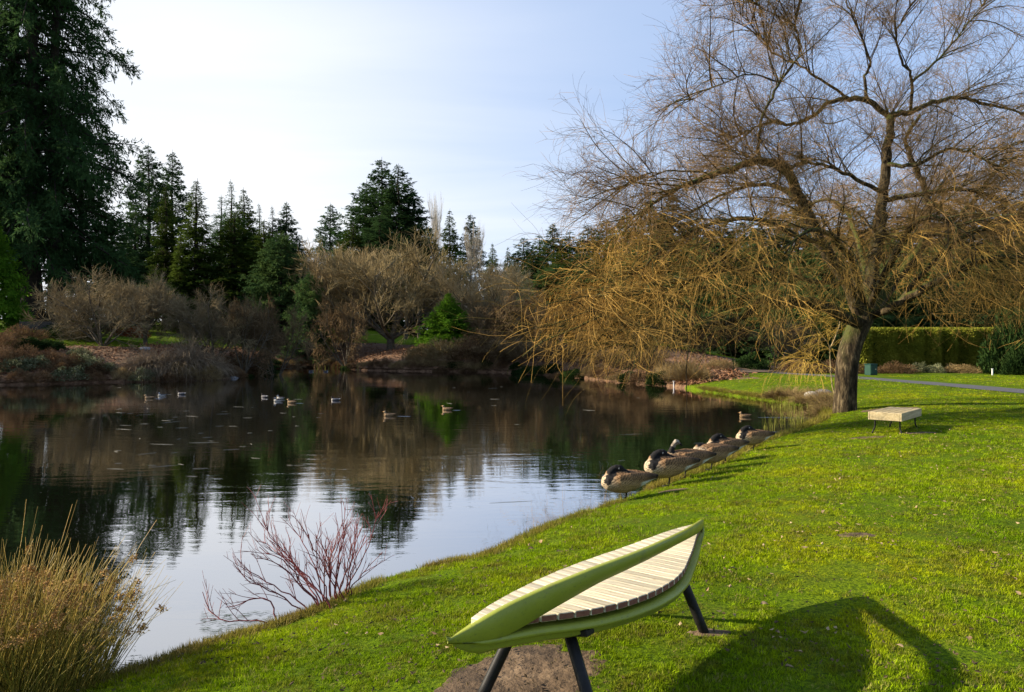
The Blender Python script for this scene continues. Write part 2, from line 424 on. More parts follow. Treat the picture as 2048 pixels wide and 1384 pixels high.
# water
m, nt, out = new_mat('pond_water')
g = nd(nt, 'ShaderNodeNewGeometry')
w1 = noise(nt, 1.0, 4, 0.55, mapping=(0.9, 3.2, 1), dist=0.4)
w2 = noise(nt, 1.0, 3, 0.5, mapping=(0.12, 0.35, 1))
calm = ramp(nt, w2, [(0.38, (0.25, 0.25, 0.25)), (0.62, (1, 1, 1))])
mu = nd(nt, 'ShaderNodeMath', operation='MULTIPLY'); nt.links.new(w1, mu.inputs[0]); nt.links.new(calm, mu.inputs[1])
bp = nd(nt, 'ShaderNodeBump'); bp.inputs['Strength'].default_value = 0.10; bp.inputs['Distance'].default_value = 0.05
nt.links.new(mu.outputs[0], bp.inputs['Height'])
df = nd(nt, 'ShaderNodeBsdfDiffuse'); df.inputs[0].default_value = (0.007, 0.008, 0.004, 1)
gl = nd(nt, 'ShaderNodeBsdfGlossy'); gl.inputs['Roughness'].default_value = 0.015; gl.inputs[0].default_value = (0.96, 0.96, 0.98, 1)
nt.links.new(bp.outputs[0], gl.inputs['Normal'])
lw = nd(nt, 'ShaderNodeLayerWeight'); lw.inputs[0].default_value = 0.5
pw = nd(nt, 'ShaderNodeMath', operation='POWER'); nt.links.new(lw.outputs['Facing'], pw.inputs[0]); pw.inputs[1].default_value = 1.6
mr = nd(nt, 'ShaderNodeMapRange'); nt.links.new(pw.outputs[0], mr.inputs[0]); mr.inputs[3].default_value = 0.12; mr.inputs[4].default_value = 1.0
mx = nd(nt, 'ShaderNodeMixShader'); nt.links.new(mr.outputs[0], mx.inputs[0]); nt.links.new(df.outputs[0], mx.inputs[1]); nt.links.new(gl.outputs[0], mx.inputs[2])
nt.links.new(mx.outputs[0], out.inputs[0])
M['water'] = m
link('pond_water', mk_mesh('pond_water', [(-75, -15, 0), (15, -15, 0), (15, 75, 0), (-75, 75, 0)], [[(0, 1, 2, 3)]], [m]), kind='structure')

# mulch beds: strips that follow the far shore, and the bed behind the lawn on the right
def strip(name, line, w0, widths, lift, mat, rows=14, step=0.5, jag=0.5):
    line = catmull(line, 10); t = norm(np.gradient(line, axis=0)); nrm = np.stack([t[:, 1], -t[:, 0]], 1)
    n = len(line); ww = np.interp(np.linspace(0, 1, n), np.linspace(0, 1, len(widths)), widths)
    ww = ww * (1 + jag * (fbm(np.arange(n) * 0.13, np.arange(n) * 0.0, 4.0, 3) - 0.5))
    u = np.linspace(0, 1, rows)
    X = line[:, None, 0] + nrm[:, None, 0] * (w0 + u[None, :] * (ww - w0)[:, None])
    Y = line[:, None, 1] + nrm[:, None, 1] * (w0 + u[None, :] * (ww - w0)[:, None])
    sh = X.shape; X, Y = X.ravel(), Y.ravel(); dd = pond_sd(X, Y)
    Z = height_d(X, Y, np.maximum(dd, 0.01)) + lift + 0.06 * (fbm(X * 2.2, Y * 2.2, 6.0, 3) - 0.4) * (lift > 0.02)
    i = np.arange(len(X)).reshape(sh)
    q = np.stack([i[:-1, :-1], i[:-1, 1:], i[1:, 1:], i[1:, :-1]], -1).reshape(-1, 4)
    o = link(name, mk_mesh(name, np.stack([X, Y, Z], 1), [q], [mat], True), kind='structure')
    return X, Y
bedA = strip('mulch_bed', [(-50, 28), (-36, 33), (-25.6, 36), (-21.9, 38.5), (-16.8, 41.5), (-17.6, 49), (-19.6, 56), (-19.2, 62.5)][::-1], 0.03, [5, 5, 5, 5, 5.2, 5.2, 6, 6], 0.05, M['mulch'], 16)
bedB = strip('mulch_bed', [(8.0, 33.6), (7.7, 34.6), (6.0, 38.5), (3.8, 44), (-0.85, 51.6), (-8.4, 54), (-12.5, 57), (-14.5, 62), (-19.2, 62.5)], 0.03, [1.5, 4, 7, 8, 9, 9, 8, 7], 0.068, M['mulch'], 16)
bedC = strip('mulch_bed', [(40, 42), (30, 40.2), (22, 39.3), (17.5, 39.5), (14.5, 38.4), (11.5, 36.8), (8.6, 35.0)], 0.0, [7, 7, 7, 7, 7, 5, 2], 0.05, M['dirt'], 14)  # darker soil colour than the other beds, standing in for shade here
strip('asphalt_path', [(17.6, 8), (17.5, 14), (17.3, 20), (17.05, 24.5), (16.75, 29), (16.3, 33), (15.2, 36.4), (12.6, 39.6), (8, 45)], -0.75, [0.75, 0.75], 0.012, M['asphalt'], 4, jag=0.0)

# ------------------------------------------------------------------ conifers
def conifer_meshes(name, seed, H, Rm, base, nbr, mats, power=0.8, droop=0.35, up=0.25, spray=11, kl=0.34, kw=0.085, trunk_r=None, gap=0.0, kn=5):
    rg = np.random.default_rng(seed)
    tr = trunk_r or H * 0.016
    k = 10; zz = np.linspace(-0.3, H * 1.012, k)
    tp = np.stack([0.02 * H * 0.1 * rg.normal(0, 1, k), 0.02 * H * 0.1 * rg.normal(0, 1, k), zz], 1)
    rr = tr * (1 - np.linspace(0, 1, k) * 0.97); rr[0] *= 1.5
    B = Batch(); V, f = tubes(tp[None], rr[None], 9); B.add(V, f)
    u = np.sort(rg.random(nbr)) ; zf = base + (0.992 - base) * u ** 0.80
    az = np.arange(nbr) * 2.39996 + rg.normal(0, 0.35, nbr)
    prof = (1 - (zf - base) / (1 - base)) ** power
    low = sstep(0.0, 0.12, (zf - base) / (1 - base)) * 0.35 + 0.65
    L = Rm * prof * low * (0.62 + 0.5 * rg.random(nbr)) * (1 - gap * (rg.random(nbr) < 0.3)) + 0.014 * Rm
    el = up * (zf - base) / (1 - base) * 1.6 - 0.15 + rg.normal(0, 0.1, nbr)
    d0 = np.stack([np.cos(az) * np.cos(el), np.sin(az) * np.cos(el), np.sin(el)], 1)
    p0 = np.stack([np.zeros(nbr), np.zeros(nbr), zf * H], 1)
    br = strands(p0, d0, L, 7, droop * (0.5 + 0.8 * rg.random(nbr)), 0.06, rg)
    br[:, -2:, 2] += (L * 0.03)[:, None] * np.array([0.4, 1.0])
    V, f = tubes(br, (tr * 0.16 * (L / Rm + 0.25))[:, None] * np.linspace(1, 0.2, 7)[None], 3); B.add(V, f)
    trunk = B.mesh(name + '_trunk', [mats[0]], True)
    cnt = np.maximum(3, (L * spray).astype(int))
    p, d, t, ix = spawn(br, cnt, 0.10, 1.0, 52, (0, 0, -0.10), rg, 0.8)
    d[:, 2] *= 0.55; d = norm(d)
    sl = (0.26 * L[ix] * (1.15 - 0.75 * t) + np.minimum(0.22, 0.12 + 0.1 * L[ix])) * (0.6 + 0.6 * rg.random(len(p)))
    sp = strands(p, d, sl, 4, 0.30, 0.08, rg)
    pk, dk, tk, ik = spawn(sp, np.full(len(sp), kn), 0.0, 1.0, 34, (0, 0, -0.08), rg)
    sc = (0.65 + 0.7 * rg.random(len(pk))) * np.clip(0.40 + 0.5 * L[ix[ik]], 0, 1)
    V, f = kites(pk, dk, kl * sc, kw * sc * 1.2, 1.0, 0.3, rg)
    # tips of the branches and the leader
    crown = mk_mesh(name + '_crown', V, f, [mats[1]])
    return trunk, crown, H, Rm

CON = {
    'giant_a': conifer_meshes('fir', 11, 40, 9.5, 0.10, 230, (M['bark_dark'], M['needle_dark']), 0.62, 0.55, 0.22, 8.5, 0.34, 0.075, 0.78, 0.45, 10),
    'giant_b': conifer_meshes('fir', 12, 40, 9.5, 0.13, 200, (M['bark_dark'], M['needle_dark']), 0.55, 0.5, 0.25, 8.5, 0.34, 0.075, 0.72, 0.5, 10),
    'fir': conifer_meshes('fir', 13, 24, 5.0, 0.03, 330, (M['bark_dark'], M['needle_dark']), 0.74, 0.40, 0.35, 8, 0.28, 0.075, None, 0.3, 8),
    'fir_b': conifer_meshes('fir', 19, 24, 5.0, 0.05, 240, (M['bark_dark'], M['needle_dark']), 0.70, 0.25, 0.5, 8, 0.30, 0.08, None, 0.5, 8),
    'spruce': conifer_meshes('spruce', 14, 20, 3.6, 0.02, 340, (M['bark_dark'], M['needle_green']), 0.78, 0.75, 0.25, 10, 0.22, 0.07, None, 0.25, 7),
    'spire': conifer_meshes('spire', 15, 20, 2.3, 0.02, 340, (M['bark_dark'], M['needle_green']), 0.72, 0.9, 0.1, 13, 0.20, 0.065, None, 0.25, 7),
    'thin': conifer_meshes('thin', 16, 22, 3.8, 0.05, 230, (M['bark_dark'], M['needle_dark']), 0.95, 0.2, 0.5, 10, 0.22, 0.06, None, 0.3, 6),
    'bushy': conifer_meshes('bushy', 17, 11, 4.2, 0.01, 300, (M['bark_dark'], M['needle_blue']), 0.66, 0.35, 0.35, 12, 0.20, 0.07, None, 0.2, 6),
    'cypress': conifer_meshes('cypress', 18, 5, 2.0, 0.01, 260, (M['bark_dark'], M['needle_bright']), 0.85, 0.1, 0.8, 26, 0.14, 0.05, None, 0.1, 6),
}
def conifer(kind, px, D, top, w, label, group=None, cat='tree', name='conifer_tree'):
    tr, cr, H, Rm = CON[kind]
    x = (px - 1024) / F * D; zb = g1(x, D) - 0.05
    h = CAMZ - (top - 686) / F * D - zb
    r = w / F * D / 2
    o = thing(name, label, cat, (x, D, zb), random.uniform(0, 6.28), group, (r / Rm * (1.42 if 'giant' in kind else 1.6), r / Rm * (1.42 if 'giant' in kind else 1.6), h / H))
    link('trunk', tr, o); link('crown', cr, o)
    return o
random.seed(5)
GL = 'tall firs on the left bank'
conifer('giant_a', 66, 52, -620, 290, 'giant dark fir with thick twin trunk right of the bench on the left bank', GL)
conifer('giant_b', 33, 53, -580, 240, 'giant dark fir just left of the thickest trunk behind the bench', GL)
conifer('giant_b', 112, 52.5, -520, 262, 'huge fir whose ragged branches reach furthest right into the sky', GL)
conifer('giant_a', -75, 53, -560, 240, 'huge dark fir cut by the left edge of the picture', GL)
conifer('fir', 165, 56, 330, 190, 'dark fir filling the gap below the ragged branches of the giants')
conifer('fir', 225, 68, 440, 150, 'low dark fir behind the rounded grey shrub on the left bank')
conifer('cypress', -8, 47, 440, 92, 'bright yellow green cypress at the left edge in front of the firs')
conifer('fir_b', 298, 92, 290, 120, 'tall lit fir rising left of the narrow spruces, its top flat and sparse')
conifer('fir_b', 345, 96, 303, 105, 'tall fir with a pointed top just behind the left narrow spruce')
conifer('fir', 272, 80, 425, 130, 'dark middle sized fir at the foot of the tall lit fir')
conifer('spire', 332, 74, 372, 70, 'left one of two narrow dark spruces, leaning on the tall pointed fir')
conifer('spire', 393, 72, 360, 86, 'narrow column spruce standing alone against the sky left of centre')
conifer('spire', 362, 71, 470, 56, 'short narrow spruce squeezed between the two columns')
conifer('thin', 463, 80, 362, 105, 'thin topped fir with a long bare leader above the dark group')
conifer('spruce', 470, 74, 425, 162, 'broad dark spruce with drooping skirts in front of the bare leader')
conifer('thin', 442, 84, 392, 100, 'wispy fir left of the one with the bare leader')
conifer('spruce', 488, 84, 378, 105, 'dense fir top just right of the bare leader')
conifer('thin', 519, 88, 408, 77, 'slim fir top between the dense fir and the twin tops')
conifer('thin', 545, 88, 413, 75, 'slim fir top left of the tall pointed one above the blue green tree')
conifer('fir', 573, 84, 405, 95, 'pointed fir just behind the broad blue green tree')
conifer('spruce', 530, 78, 440, 112, 'olive tinted spruce left of the broad blue green tree')
for px, D, top, w in ((425, 92, 470, 110), (500, 94, 440, 100), (545, 92, 455, 110), (598, 90, 470, 100)):
    conifer('fir', px, D, top, w, 'dark fir filling the gaps behind the left centre group of conifers', 'dark firs behind the left centre group')
conifer('bushy', 562, 68, 462, 138, 'broad blue green conifer with lush boughs above the bare shrubs')
conifer('bushy', 620, 64, 542, 84, 'small dark pyramid conifer right of the broad blue green one')
conifer('fir_b', 661, 122, 408, 92, 'lone grey green fir on the skyline left of the big central group')
conifer('fir_b', 764, 112, 318, 150, 'tallest fir of the central group with a gappy top')
conifer('fir', 797, 108, 331, 150, 'dense fir beside the tallest one in the central group')
conifer('fir_b', 733, 116, 362, 150, 'left shoulder fir of the central group with upswept branches')
conifer('fir', 826, 110, 378, 130, 'right shoulder fir of the central group sloping to the birch')
conifer('spruce', 705, 100, 448, 130, 'low bushy dark evergreen at the left foot of the central group')
conifer('fir', 760, 100, 430, 150, 'dark evergreen between the central firs and the tan shrubs')
conifer('fir', 860, 104, 455, 80, 'dark fir under the pale bare birch')
conifer('spruce', 900, 130, 420, 74, 'pointed fir on the skyline just right of the pale birch')
conifer('fir_b', 942, 128, 428, 80, 'open fir on the skyline behind the pale thin stems')
conifer('spruce', 985, 140, 487, 56, 'small far fir right of the open fir')
conifer('spruce', 1016, 142, 494, 46, 'tiny far fir at the lowest dip of the skyline')
BG = 'dark firs behind the willow'
for px, D, top, w, kd in ((1030, 92, 520, 90, 'spruce'), (1066, 88, 512, 90, 'fir'), (1122, 84, 500, 100, 'spruce'), (1160, 82, 505, 100, 'fir'), (1200, 78, 500, 100, 'spruce'), (1048, 100, 476, 80, 'fir'), (1078, 104, 470, 84, 'spruce'), (1106, 98, 448, 80, 'fir'), (1140, 96, 462, 84, 'spruce'), (1176, 94, 450, 90, 'fir'),
                          (1212, 86, 440, 96, 'fir'), (1252, 82, 418, 104, 'spruce'), (1300, 80, 402, 110, 'fir'), (1345, 78, 388, 110, 'fir'), (1395, 80, 412, 110, 'spruce'),
                          (1440, 78, 424, 110, 'fir'), (1490, 76, 430, 110, 'spruce'), (1540, 74, 415, 120, 'fir'), (1592, 70, 378, 120, 'fir'), (1645, 72, 425, 120, 'spruce'), (1700, 70, 412, 130, 'fir'),
                          (1760, 68, 420, 130, 'fir'), (1820, 66, 398, 130, 'spruce'), (1880, 64, 415, 140, 'fir'), (1945, 62, 405, 140, 'fir'), (2010, 60, 388, 140, 'spruce'), (2075, 58, 370, 150, 'fir'), (2160, 56, 360, 170, 'fir')):
    lab = 'dark fir in the wood on the skyline between the willow and the pond' if px < 1200 else 'dark fir in the row behind the bare willow'
    conifer(kd, px, D, top, w * 1.5, lab, BG if px >= 1200 else 'dark firs left of the willow')
for px, D, top, w in ((1290, 68, 470, 190), (1400, 67, 475, 190), (1500, 66, 480, 190), (1640, 62, 480, 190), (1760, 60, 475, 200), (1900, 58, 470, 210), (2030, 54, 460, 220), (1110, 74, 530, 170), (1190, 72, 520, 170), (1268, 62, 560, 150), (1362, 60, 540, 150), (1450, 58, 545, 150), (1540, 56, 560, 150), (1622, 54, 552, 150), (1700, 52, 560, 140), (1790, 52, 540, 160), (1880, 50, 555, 170), (1985, 46, 540, 190), (2085, 44, 520, 190)):
    conifer('bushy', px, D, top, w, 'low dark evergreen filling the gap under the willow boughs', 'low evergreens under the willow boughs', 'tree', 'evergreen_tree')
conifer('cypress', 897, 58, 588, 92, 'small bright green pyramid cypress standing on the far bank')

# ------------------------------------------------------------------ bare shrubs and trees
def bare_meshes(name, seed, H, spread, nstem, trunk_h, mats, n1=7, n2=9, n3=6, ang0=34, tw=0.011, upb=0.15, stem_r=0.06, fine=1.0):
    rg = np.random.default_rng(seed); B = Batch()
    if trunk_h > 0:
        tp = np.array([[0, 0, -0.1], [0.02, 0.01, trunk_h * 0.5], [0.0, 0.03, trunk_h]])
        V, f = tubes(tp[None], [[stem_r * 2.6, stem_r * 2.0, stem_r * 1.9]], 8); B.add(V, f)
    az = np.arange(nstem) * 2 * np.pi / nstem + rg.normal(0, 0.4, nstem); a = R(ang0) * np.sqrt(rg.random(nstem) * 0.9 + 0.1)
    d = np.stack([np.sin(a) * np.cos(az), np.sin(a) * np.sin(az), np.cos(a)], 1)
    p0 = np.stack([rg.normal(0, 0.05, nstem), rg.normal(0, 0.05, nstem), np.full(nstem, max(trunk_h - 0.15, -0.1))], 1)
    st = strands(p0, d, (H - trunk_h) * 0.80 * (0.8 + 0.3 * rg.random(nstem)), 8, -0.12, 0.09, rg)
    V, f = tubes(st, stem_r * np.linspace(1, 0.3, 8)[None] * (0.7 + 0.5 * rg.random((nstem, 1))), 5); B.add(V, f)
    p, d, t, ix = spawn(st, np.full(nstem, n1), 0.18, 1.0, 46, (0, 0, upb), rg)
    b1 = strands(p, d, H * 0.42 * (1.1 - 0.6 * t) * (0.7 + 0.5 * rg.random(len(p))), 6, -0.1, 0.10, rg)
    V, f = tubes(b1, stem_r * 0.42 * np.linspace(1, 0.3, 6)[None], 3); B.add(V, f)
    trunk = B.mesh(name + '_trunk', [mats[0]], True)
    T = Batch()
    p, d, t, ix = spawn(b1, np.full(len(b1), n2), 0.15, 1.0, 44, (0, 0, upb), rg)
    b2 = strands(p, d, H * 0.20 * (1.15 - 0.6 * t) * (0.6 + 0.6 * rg.random(len(p))), 4, -0.05, 0.13, rg)
    V, f = tubes(b2, tw * 1.5 * np.linspace(1, 0.5, 4)[None], 3); T.add(V, f)
    p, d, t, ix = spawn(b2, np.full(len(b2), n3), 0.1, 1.0, 40, (0, 0, upb), rg)
    b3 = strands(p, d, H * 0.085 * (0.5 + 0.8 * rg.random(len(p))) * fine, 3, 0.0, 0.12, rg)
    V, f = tubes(b3, tw * np.array([[1, 0.8, 0.3]]), 3); T.add(V, f)
    return trunk, T.mesh(name + '_crown', [mats[1]]), H, H * spread
BARE = {
    'vase': bare_meshes('vase', 21, 5.5, 0.55, 9, 0.0, (M['bark_grey'], M['twig_grey']), 10, 12, 8, 56, 0.009, 0.08),
    'vase_b': bare_meshes('vase', 22, 5.0, 0.52, 6, 0.9, (M['bark_grey'], M['twig_grey']), 10, 12, 8, 58, 0.009, 0.08),
    'maple': bare_meshes('maple', 23, 4.5, 0.62, 6, 0.3, (M['bark_grey'], M['twig_russet']), 9, 10, 6, 62, 0.010, 0.0),
    'tall': bare_meshes('tall', 24, 10, 0.52, 8, 1.0, (M['bark_grey'], M['twig_brown']), 10, 11, 8, 52, 0.012, 0.25, 0.12, 0.8),
    'tan': bare_meshes('tan', 25, 8, 0.5, 12, 0.0, (M['bark_grey'], M['twig_tan']), 8, 10, 8, 42, 0.012, 0.4, 0.06, 0.8),
    'birch': bare_meshes('birch', 26, 14, 0.22, 5, 2.0, (M['bark_grey'], M['twig_birch']), 9, 8, 5, 15, 0.022, 0.6, 0.10),
    'brush': bare_meshes('brush', 27, 3.5, 0.62, 14, 0.0, (M['twig_russet'], M['twig_russet']), 8, 9, 5, 62, 0.012, 0.15, 0.03),
}
def bare(kind, px, D, top, w, label, group=None, cat='tree', name='bare_tree', base=None):
    tr, cr, H, Rm = BARE[kind]
    x = (px - 1024) / F * D; zb = g1(x, D) if base is None else base
    h = CAMZ - (top - 686) / F * D - zb; r = w / F * D / 2
    o = thing(name, label, cat, (x, D, zb), random.uniform(0, 6.28), group, (r / Rm * .82, r / Rm * .82, h / H))
    link('trunk', tr, o); link('twigs', cr, o)
    return o
SH = 'bare_shrub'
bare('vase', 205, 43.5, 522, 250, 'large rounded grey bare shrub with many stems on the left mulch bank', None, 'shrub', SH)
bare('vase_b', 291, 46, 538, 190, 'bare grey tree with one pale trunk rising from the small lawn on the left', None, 'tree')
bare('vase', 430, 45.5, 556, 190, 'bare grey brown shrub above the drooping sedge clumps', None, 'shrub', SH)
bare('maple', 488, 45, 575, 170, 'russet bare maple with low spreading stems near the left point', None, 'tree')
bare('maple', 552, 47.5, 598, 150, 'bare maple leaning out over the narrow inlet', None, 'tree')
bare('tall', 782, 64, 458, 420, 'large spreading bare tree in the centre of the far bank')
bare('tan', 690, 67, 474, 250, 'tan bare shrub catching the sun left of the large central tree', None, 'shrub', SH)
bare('tan', 968, 63, 512, 240, 'pale tan bare shrub with upright sunlit twigs right of centre', None, 'shrub', SH)
bare('maple', 690, 60.5, 585, 150, 'small dark bare tree at the water end of the narrow inlet')
bare('tall', 868, 69, 512, 170, 'brown bare tree between the central tree and the pale tan shrub')
bare('tan', 632, 84, 488, 130, 'tan bare trees behind the small dark pyramid conifer', None, 'tree')
bare('maple', 640, 66, 560, 130, 'dim bare tree in the shade right of the pyramid conifer')
bare('maple', 1072, 57, 568, 170, 'reddish brown bare tree at the far bank left of the willow tips')
bare('brush', 1010, 58, 590, 160, 'reddish thicket of thin stems right of the bright cypress', None, 'shrub', SH)
bare('maple', 1160, 52, 560, 170, 'dark russet bare tree behind the leftmost willow strands')
bare('vase', 940, 62, 560, 130, 'thin pale stemmed bare shrub behind the bright cypress', None, 'shrub', SH)
bare('birch', 871, 128, 414, 26, 'pale bare birch on the skyline right of the central firs')
bare('birch', 950, 100, 468, 30, 'bundle of pale thin bare stems in front of the open fir')
for px, D, top, w, kd in ((1235, 46, 620, 190, 'brush'), (1400, 47, 620, 200, 'brush'), (1560, 46, 625, 190, 'maple')):
    bare(kd, px, D, top, w, 'brown bare thicket on the bank below the willow boughs', 'bare thickets below the willow', 'shrub', SH)
for px, D, top, w in ((1030, 52.5, 668, 160), (1100, 49.5, 672, 170), (1165, 46, 680, 150), (1225, 42.5, 690, 140), (1285, 40, 695, 130), (990, 56, 650, 130)):
    bare('brush', px, D, top, w, 'low russet brush along the far shore under the willow tips', 'low russet brush on the far shore', 'shrub', SH)
# thin trunks standing at the back of the far lawn
B = Batch(); V, f = tubes(np.array([[[0, 0, -0.2], [0.05, 0, 2], [0.0, 0.1, 5], [0.1, 0, 9]]]), [[0.22, 0.17, 0.14, 0.06]], 6); B.add(V, f)
pole = B.mesh('thin_trunk', [M['bark_grey']], True)
for px, D, lab in ((727, 82, 'pale sunlit thin trunk on the far lawn left of the central tree'), (812, 84, 'thin trunk on the far lawn right of the central tree'), (838, 80, 'darker thin trunk on the far lawn near the bright cypress')):
    x = (px - 1024) / F * D; o = thing('bare_tree', lab, 'tree', (x, D, g1(x, D)), random.random() * 6)
    link('trunk', pole, o)

# ------------------------------------------------------------------ low shrubs, sedges, reeds, hedge
def mound_mesh(name, seed, mat, n=2600, L=0.16, w=0.07, up=0.5):
    rg = np.random.default_rng(seed); v = norm(rg.normal(0, 1, (n, 3))); v[:, 2] = np.abs(v[:, 2])
    lob = 1 + 0.28 * np.sin(v[:, 0] * 5 + seed) * np.cos(v[:, 1] * 4 + v[:, 2] * 3 + seed * 2)
    p = v * (0.55 + 0.45 * rg.random(n) ** 0.6)[:, None] * lob[:, None]
    d = v + rg.normal(0, 0.6, (n, 3)); d[:, 2] += up
    V, f = kites(p, d, L * (0.6 + 0.8 * rg.random(n)), w, 0.6, 0.25, rg)
    return mk_mesh(name, V, f, [mat])
def tuft_mesh(name, seed, mat, n=500, L=1.0, r0=0.12, droop=1.6, wid=0.010, spread=0.7, k=6):
    rg = np.random.default_rng(seed); az = rg.random(n) * 2 * np.pi; rr = r0 * np.sqrt(rg.random(n))
    p = np.stack([rr * np.cos(az), rr * np.sin(az), np.zeros(n)], 1)
    a = spread * rg.random(n); d = np.stack([np.sin(a) * np.cos(az), np.sin(a) * np.sin(az), np.cos(a)], 1)
    s = strands(p, d, L * (0.5 + 0.6 * rg.random(n)), k, droop * (0.4 + 0.9 * rg.random(n)), 0.05, rg)
    V, f = tubes(s, wid * np.linspace(1, 0.25, k)[None], 3)
    return mk_mesh(name, V, f, [mat])
MS = {'ever': mound_mesh('leaves', 31, M['shrub_leaf']), 'pale': mound_mesh('leaves', 32, M['shrub_pale'], 1500), 'brush': mound_mesh('leaves', 33, M['brush'], 2600, 0.2, 0.03),
      'dry': mound_mesh('leaves', 34, M['dry'], 2600, 0.24, 0.025), 'ever_b': mound_mesh('leaves', 35, M['shrub_leaf'], 5200, 0.12, 0.06),
      'bright': mound_mesh('leaves', 36, M['needle_bright'], 1500)}
TS = {'sedge': tuft_mesh('blades', 41, M['sedge'], 620, 1.7, 0.35, 3.0, 0.014, 0.9, 7), 'dry': tuft_mesh('blades', 42, M['dry'], 420, 0.8, 0.25, 0.9, 0.009, 0.8),
      'reed': tuft_mesh('blades', 43, M['reed_green'], 9, 0.5, 0.3, 0.15, 0.011, 0.12, 4), 'dry_b': tuft_mesh('blades', 44, M['dry'], 500, 0.7, 0.4, 1.6, 0.008, 1.0)}
def low(mesh, px, D, rx, h, label, group=None, cat='shrub', name='low_shrub', xy=None, sink=0.05):
    if xy is None: xy = ((px - 1024) / F * D, D)
    x, y = xy; o = link(name, mesh, None, (x, y, max(g1(x, y), 0.0) - sink))
    o.rotation_euler = (0, 0, random.uniform(0, 6.28)); o.scale = (rx, rx * random.uniform(0.85, 1.15), h)
    return tag(o, label, cat, group)
ORD = ['first', 'second', 'third', 'fourth', 'fifth', 'sixth', 'seventh', 'eighth', 'ninth', 'tenth', 'eleventh', 'twelfth']
kc = {}
gp = 'pale leaved ground shrubs on the left shore'
for px, D, rx, h, kd in sorted(((6, 37.5, 1.0, 0.9, 'brush'), (28, 37.2, 0.8, 0.7, 'pale'), (52, 38.2, 0.9, 0.8, 'brush'), (75, 38.0, 0.7, 0.6, 'pale'), (100, 38.6, 0.8, 0.7, 'brush'), (122, 38.2, 0.7, 0.55, 'brush'), (148, 38.8, 0.8, 0.7, 'brush'),
                         (172, 39.2, 0.7, 0.7, 'pale'), (196, 39.0, 0.7, 0.55, 'brush'), (15, 40, 1.1, 0.8, 'brush'), (62, 40.5, 0.9, 0.6, 'ever'), (100, 41, 0.8, 0.5, 'ever'), (160, 40.5, 0.7, 0.5, 'pale'), (40, 42.5, 1.3, 0.8, 'brush'), (215, 39.4, 0.5, 0.45, 'pale'))):
    kc[kd] = kc.get(kd, -1) + 1
    lab = {'pale': 'pale variegated low shrub on the left shore, %s pale one from the left', 'ever': 'dark green low shrub on the left shore, %s dark one from the left', 'brush': 'russet low shrub on the left shore, %s russet one from the left'}[kd] % ORD[kc[kd]]
    low(MS[kd], px, D, rx, h, lab, gp)
for i, (px, D, s) in enumerate(((272, 40.0, 0.8), (296, 40.2, 1.0), (322, 40.6, 1.0), (348, 40.6, 0.95), (374, 41.2, 1.1), (400, 41.6, 1.1), (424, 41.8, 0.9), (446, 43.0, 0.7))):
    low(TS['sedge'], px, D, s, s * (0.9 if i != 4 else 1.15), f'{ORD[i]} from the left of the drooping faded sedge clumps at the left waterline', 'drooping sedge clumps on the left bank', 'sedge', 'sedge_clump')
fr, _ = resample(np.pad(fe, ((0, 0), (0, 1))), 400)
k_ = 0; frng = np.random.default_rng(55)
last = np.array([99., 99.])
for q, q2 in zip(fr[:-1, :2], fr[1:, :2]):
    tq = (q2 - q) / np.linalg.norm(q2 - q); w_ = q + np.array([tq[1], -tq[0]]) * frng.uniform(-0.05, 0.5)
    if np.linalg.norm(w_ - last) < frng.uniform(0.75, 1.3) or q[0] < -31 or q[0] > 7.2: continue
    last = w_; left = q[0] < -16.9 and q[1] < 43
    kd = frng.choice(['pale', 'brush', 'brush', 'dry', 'brush'] if left else ['brush', 'brush', 'dry', 'ever'])
    h_ = frng.uniform(0.45, 0.8) if left else frng.uniform(0.3, 0.6); r_ = frng.uniform(0.55, 0.85)
    low(MS[kd], 0, 0, r_, h_, {'pale': 'pale leafy tuft in the fringe of plants along the left waterline', 'ever': 'dark green tuft in the fringe of plants along the far waterline', 'brush': 'russet tuft in the fringe of plants along the far waterline', 'dry': 'straw coloured tuft in the fringe along the far waterline'}[kd], 'fringe of plants along the far waterline', 'plant', 'shore_plant', xy=w_, sink=0.12)
low(MS['ever'], 140, 46, 1.6, 0.75, 'dark leafy shrub right of the shaded bench on the left')
low(MS['ever_b'], 120, 47, 1.2, 0.8, 'small dark leafy shrub next to the end of the shaded bench')
low(MS['bright'], 12, 44, 0.5, 0.5, 'small yellow green mound left of the shaded bench')
low(MS['brush'], 470, 46, 1.3, 0.9, 'russet bushy mound right of the drooping sedges')
low(MS['ever_b'], 520, 47.5, 0.9, 0.8, 'dark green bushy plant on the left point at the inlet')
low(MS['brush'], 495, 46.8, 1.0, 0.7, 'brown mound at the tip of the left point')
low(MS['dry'], 893, 55, 1.9, 1.35, 'rounded olive brown mound in front of the bright cypress')
low(MS['brush'], 945, 54.5, 1.9, 1.3, 'russet mound right of the rounded olive mound on the far shore')
low(MS['dry'], 845, 55.5, 1.5, 1.0, 'dry tan mound left of the rounded olive mound at the water')
low(MS['brush'], 990, 53.5, 1.8, 1.0, 'low brown mound along the far shore right of centre')
for px, D in ((822, 54.6), (842, 54.4), (862, 54.0), (880, 53.9), (900, 53.6), (925, 53.2), (950, 52.9), (972, 52.6)):
    low(TS['dry_b'], px, D, 1.0, 0.9, 'dry tan grass clump hanging over the far waterline below the cypress', 'dry grass clumps below the cypress', 'grass clump', 'dry_grass_clump')
for px, D, s in ((1345, 35.4, 1.0), (1362, 35.0, 1.2), (1380, 34.4, 1.2), (1398, 34, 1.0), (1372, 36.5, 1.3), (1330, 37.0, 1.0)):
    low(TS['dry'], px, D, s, s, 'sunlit dry grass clump beside the lawn tip on the far shore', 'dry grass clumps by the lawn tip', 'grass clump', 'dry_grass_clump')
